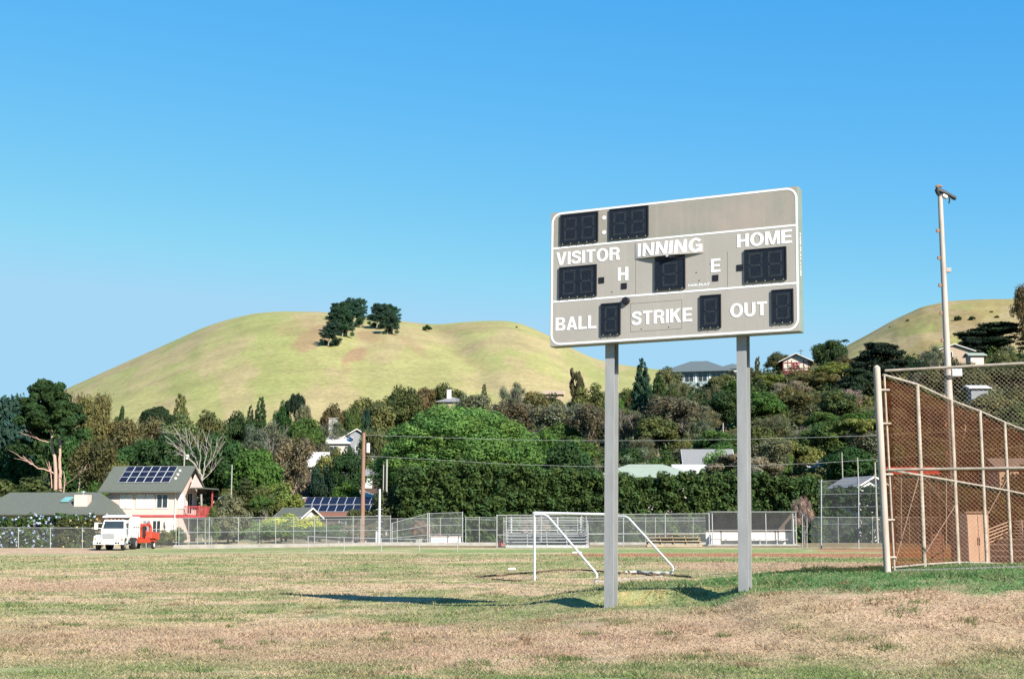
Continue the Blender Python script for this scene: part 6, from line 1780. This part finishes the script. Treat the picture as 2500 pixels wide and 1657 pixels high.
# cypress groves and lone bushes on the hills
CG = "wind blown cypresses on the hill top"
for i, (px, py, hpx, wpx, lab) in enumerate([
    (812, 838, 62, 59, "front lower cypress at the foot of the hill's left grove"), (845, 815, 78, 56, "right front cypress of the hill's left grove"),
    (815, 805, 68, 54, "left middle cypress of the hill's left grove"), (835, 800, 72, 54, "central cypress of the hill's left grove"), (868, 790, 72, 49, "right edge cypress of the hill's left grove"),
    (850, 775, 58, 34, "tallest thin cypress crowning the hill's left grove"), (818, 775, 44, 44, "upper left cypress of the hill's left grove"), (880, 770, 48, 32, "small rear cypress at the right of the hill's left grove"),
    (930, 795, 62, 61, "left cypress of the hill's right grove"), (955, 808, 62, 56, "front cypress of the hill's right grove"), (915, 775, 44, 44, "upper left cypress of the hill's right grove"), (962, 790, 50, 49, "right cypress of the hill's right grove"), (940, 780, 46, 49, "rear cypress of the hill's right grove")]):
    g_ = hill_a(px, py); tree('wind', 1 + i % 4, px, 0, wpx, 0, 'BG', lab, 'g', group=CG, ground=g_, hpx=hpx)
for (px, py, hpx, wpx, hl, lab) in [(1047, 801, 19, 20, hill_a, "lone round dark bush in the saddle of the large hill"), (1257, 792, 5, 5, hill_a, "tiny dark bush near the right shoulder of the large hill"),
    (2337, 770, 14, 17, hill_b, "left one of two dark round bushes on the tan hill"), (2369, 770, 12, 15, hill_b, "right one of two dark round bushes on the tan hill"),
    (2432, 764, 8, 11, hill_b, "small dark bush on the tan hill near the large cypress"), (2419, 752, 5, 9, hill_b, "tiny dark bush high on the tan hill"), (2216, 774, 6, 9, hill_b, "small brown bush on the tan hill's left slope"),
    (2172, 788, 4, 5, hill_b, "tiny brown bush low on the tan hill's left slope")]:
    tree('bush', 1, px, 0, wpx, 0, 'DG', lab, 'd', ground=hl(px, py), hpx=hpx)
tree('umbrella', 2, 2063, 0, 22, 0, 'BG', "tiny flat topped tree on the tan hill's left skyline", 'd', ground=hill_b(2063, 838), hpx=20)

# hedges
def hedge(name, label, pts, dep, nleaf, size, col, flowers=None, lumps=1.0, grow=1.0):
    """pts: (px, ytop, d); clumps fill a wall of foliage from the ground to the uneven top"""
    rng = np.random.default_rng(abs(hash(label)) % 1000 if False else len(label) * 7)
    q0 = P(pts[0][0], 1300, pts[0][2]); o = Vector((q0.x, q0.y, Hs(q0.x, q0.y)))
    t = thing(name, label, "hedge", o)
    px = np.linspace(pts[0][0], pts[-1][0], int(abs(pts[-1][0] - pts[0][0]) / 9) + 2)
    cent, rad = [], []; stems = MB()
    for k, x in enumerate(px):
        yt = float(np.interp(x, [p[0] for p in pts], [p[1] for p in pts])) + rng.normal() * 4 * lumps
        d = float(np.interp(x, [p[0] for p in pts], [p[2] for p in pts]))
        top = P(x, yt, d)
        zg = Hs(top.x, top.y); h = top.z - zg
        nz = max(3, int(h / (.75 * grow)))
        for j in range(nz):
            for jj in range(2):
                z = zg + h * (j + .2 + .7 * rng.random()) / nz
                s = (.42 + .32 * rng.random()) * grow
                cent.append([top.x - o.x + rng.normal() * .25 * grow, top.y - o.y + dep * (rng.random() - .5) * (1.0 - .25 * j / nz), min(z, zg + h - s * .5) - o.z]); rad.append([s, s, s])
        if k % 3 == 0:
            stems.path([(top.x - o.x, top.y - o.y, zg - o.z - .1), (top.x - o.x + rng.normal() * .3, top.y - o.y, zg - o.z + h * .8)], [.09, .03], 5)
    V, T = leaf_quads(cent, rad, nleaf, size, rng, up=.3, tintvar=.34)
    c = link_mesh("foliage", arrays_mesh("foliage", V, 4, M['leaf'], cols=T), t); c.color = (*[v * AL for v in COLR[col]], 1)
    s_ = stems.build("stems", M['bark'], t); s_.color = (.12, .09, .06, 1)
    if flowers:
        n, fc, fsz = flowers
        ci = rng.integers(0, len(cent), n); d = rng.normal(size=(n, 3)); d /= np.linalg.norm(d, axis=1)[:, None]
        d[:, 1] = -np.abs(d[:, 1])
        ce = np.array(cent)[ci] + d * np.array(rad)[ci] * 1.03
        V2, T2 = leaf_quads(ce, np.full((n, 3), fsz), n * 9, fsz * 1.1, rng, tintvar=.1)
        f = link_mesh("blossom", arrays_mesh("blossom", V2, 4, M['leaf'], cols=T2), t); f.color = (*fc, 1)
    return t
hedge("tall_hedge", "long tall dark green hedge behind the bleachers and the dugout", [(985, 1150, 147), (1040, 1138, 146), (1150, 1130, 146), (1250, 1142, 146), (1390, 1150, 146), (1480, 1160, 145), (1600, 1165, 145), (1760, 1155, 144), (1880, 1160, 143), (1960, 1165, 142), (2000, 1178, 141)], 2.8, 150000, .31, 'HG', lumps=1.5)
hedge("flowering_hedge", "hedge covered in pale blue blossoms behind the fence at the left edge", [(-40, 1276, 123), (60, 1262, 123), (150, 1259, 123), (215, 1262, 123)], 1.6, 15000, .22, 'MG', flowers=(420, (.55, .60, .80), .12), grow=.7)
hedge("flowering_hedge", "lower hedge with a few yellow blossoms between the blue hedge and the truck", [(150, 1268, 122), (235, 1272, 122.4)], 1.4, 6000, .22, 'DO', flowers=(60, (.80, .66, .30), .11), grow=.7)
hedge("dark_hedge", "dark hedge behind the backstop at the foot of the slope", [(1995, 1195, 144), (2080, 1190, 143), (2200, 1195, 142), (2360, 1200, 140), (2540, 1210, 138)], 2.6, 22000, .36, 'DG')

# trees nobody could tell apart that fill the wooded slope
KEEP = [(690, 780, 1100, 1160, 205), (770, 930, 1045, 1105, 262), (815, 930, 1130, 1190, 196), (820, 935, 1185, 1225, 184), (1060, 1150, 955, 1000, 286), (1515, 1660, 1125, 1190, 158), (1660, 1800, 1090, 1160, 172),
        (1600, 1850, 875, 950, 335), (1895, 2000, 865, 915, 335), (2275, 2410, 838, 890, 282), (1950, 2030, 1108, 1150, 205), (2060, 2170, 1155, 1200, 150), (1320, 1385, 948, 962, 322), (1420, 1455, 1018, 1045, 250), (640, 960, 1205, 1262, 166),
        (2350, 2440, 935, 960, 240), (0, 470, 1130, 1320, 150), (520, 610, 1195, 1240, 168), (420, 550, 1055, 1190, 152), (920, 1340, 985, 1200, 172), (60, 220, 1030, 1200, 160), (1540, 1640, 865, 960, 262)]
FILL = [('round', 'DO', "dark olive tree filling the middle of the wooded slope"), ('euc', 'GB', "grey brown loose tree filling the middle of the wooded slope"), ('bush', 'OL', "low olive tree crowding the wooded slope between taller ones"),
        ('round', 'MG', "mid green rounded tree filling the middle of the wooded slope"), ('bush', 'DG', "low dark green tree crowding the wooded slope between taller ones"), ('bare', 'GY', "thin twiggy grey green tree crowding the wooded slope")]
def fill_wood():
    rng = random.Random(21); placed = []; tries = 0
    while len(placed) < 165 and tries < 6000:
        tries += 1
        d = 158 + 165 * rng.random() ** .9
        px = rng.uniform(-20, 2500)
        if px < 480 and d < 170 or (470 < px < 970 and d < 185): continue
        kx = rng.randint(0, 5); kind, col, lab = FILL[kx]
        if px > 1700 and d > 250: kind, col, lab = FILL[rng.choice([2, 2, 4, 5])]
        hgt = rng.uniform(4.5, 8.0) if kind in ('round', 'euc', 'bare') else rng.uniform(3.0, 5.0)
        wid = hgt * rng.uniform(.85, 1.15)
        x = (px - 1250) / FPX * d * 1.0095
        if any((x - a) ** 2 + (d - b) ** 2 < (3.2 + .3 * w_) ** 2 for a, b, w_ in placed): continue
        z = Hs(x, d); el = (z + hgt - EYE) / d; v = (el * CT - ST) / (CT + el * ST); yt = 828.5 - v * FPX
        wpx = wid / d * FPX
        if any(px + wpx * .6 > a and px - wpx * .6 < b and yt < c1 and d < dd for a, b, c0, c1, dd in KEEP): continue
        placed.append((x, d, wid))
        tree(kind, rng.randint(1, 3), px, yt, wpx, d, col, lab, rng.choice(['d', 'g', 'p']), group="trees crowding the wooded slope", hpx=hgt / d * FPX)
fill_wood()

# scrub filling the wooded slope between the trees
def undergrowth():
    rng = np.random.default_rng(5)
    cent, rad, tone = [], [], []
    pal = np.array([COLR[k] for k in ('DO', 'OL', 'DG', 'MG', 'GB', 'YO', 'GY', 'DO')])
    n = 0
    while n < 2600:
        y = 150 + 185 * rng.random() ** .8; u = -.46 + .98 * rng.random(); x = u * y
        px = 1250 + u * FPX / 1.0095
        z = Hs(x, y)
        # keep the yard round the low houses open
        if y < 176 and 470 < px < 960: continue
        if y < 160 and px < 480: continue
        s = .9 + 1.0 * rng.random() + .7 * (y > 210)
        col = pal[rng.integers(0, len(pal))] * (.8 + .4 * rng.random())
        for k in range(2):
            cent.append([x + rng.normal() * s * .5, y + rng.normal() * s * .5, z + s * (.2 + .7 * rng.random())]); rad.append([s, s, s * .8]); tone.append(col)
        n += 1
    tone = np.array(tone); cent = np.array(cent); rad = np.array(rad)
    V, T = [], []
    for k in range(8):      # eight tones of scrub
        m = np.arange(len(cent)) % 16 // 2 == k
        v, t = leaf_quads(cent[m], rad[m], 20000, .50, rng, tintvar=.45)
        V.append(v); T.append(t * pal[k] * AL * 1.12)
    o = link_mesh("undergrowth", arrays_mesh("undergrowth", np.concatenate(V), 4, M['leaf'], cols=np.clip(np.concatenate(T), .005, .9))); o.color = (1, 1, 1, 1)
    tag(o, "tangled green brown undergrowth filling the wooded slope between the trees", "undergrowth", kind="stuff")
undergrowth()

# ------------------------------------------------------------------ grass
def grass():
    rng = np.random.default_rng(3)
    N = 460000
    # denser near the camera
    y = 12.2 * (82 / 12.2) ** (rng.random(N) ** 1.25)
    u = (rng.random(N) - .5) * .86
    x = u * y
    keep = fbm(x * .9, y * .9, 14, 4) + .12 * rng.random(N) > .33
    x, y = x[keep], y[keep]
    C = ground_col(x, y); z = H(x, y)
    red = C[:, 0] > 2.0 * C[:, 1]
    keep = ~(red & (rng.random(len(x)) < .85)); x, y, C, z = x[keep], y[keep], C[keep], z[keep]
    lush = (C[:, 1] > C[:, 0] * 1.15)
    n = len(x)
    tuft = fbm(x * 1.3, y * 1.3, 17, 3)
    h = (.012 + .018 * rng.random(n)) * (1 + .45 * lush) * (1 + 1.3 * (tuft > .66)) * (.85 + y / 90)
    wb = (x - 1.9) * .44 + (y - 24.6) * .898; bank = (x > 1.5) & (x < 5.2) & (wb > -.8) & (wb < .2)
    h = np.where(bank, h * 1.6, h)
    w_ = (.005 + .006 * rng.random(n)) * (.55 + y / 26)
    a = rng.random(n) * 2 * math.pi; la = rng.random(n) * 2 * math.pi; ll = h * (.5 + 1.6 * rng.random(n))
    p0 = np.stack([x - np.cos(a) * w_, y - np.sin(a) * w_, z - .004], 1); p1 = np.stack([x + np.cos(a) * w_, y + np.sin(a) * w_, z - .004], 1)
    p2 = np.stack([x + np.cos(la) * ll, y + np.sin(la) * ll, z + h], 1)
    V = np.stack([p0, p1, p2], 1)
    T = C * (.80 + .70 * rng.random(n))[:, None]
    dry = (rng.random(n) < np.where(lush, .05, .20))[:, None]
    T = np.where(dry, np.array([.45, .355, .225]) * (.7 + .5 * rng.random(n))[:, None], T)
    # scattered weeds and taller tufts
    nw = 170; wy = 12.6 * (34 / 12.6) ** rng.random(nw); wx = (rng.random(nw) - .5) * .84 * wy; k = 70
    gx = np.repeat(wx, k) + rng.normal(size=nw * k) * np.repeat(.05 + .16 * rng.random(nw), k); gy = np.repeat(wy, k) + rng.normal(size=nw * k) * np.repeat(.05 + .12 * rng.random(nw), k)
    gz = H(gx, gy); gh = .03 + .05 * rng.random(nw * k); ga = rng.random(nw * k) * 6.283; gw = .004 + .006 * rng.random(nw * k); gl = gh * (.4 + .9 * rng.random(nw * k)); gb = rng.random(nw * k) * 6.283
    V2 = np.stack([np.stack([gx - np.cos(ga) * gw, gy - np.sin(ga) * gw, gz - .004], 1), np.stack([gx + np.cos(ga) * gw, gy + np.sin(ga) * gw, gz - .004], 1), np.stack([gx + np.cos(gb) * gl, gy + np.sin(gb) * gl, gz + gh], 1)], 1)
    wc = np.where((rng.random(nw) < .7)[:, None], C_GRN * .85, np.array([.30, .20, .11])) * AL
    T2 = np.repeat(wc, k, 0) * (.6 + .8 * rng.random(nw * k))[:, None]
    V = np.concatenate([V, V2]); T = np.concatenate([T, T2])
    o = link_mesh("grass", arrays_mesh("grass", V, 3, M['blade'], cols=np.clip(T, .01, .9))); o.color = (1, 1, 1, 1)
    tag(o, "short dry and green grass blades covering the near part of the field", "grass", kind="stuff")
grass()
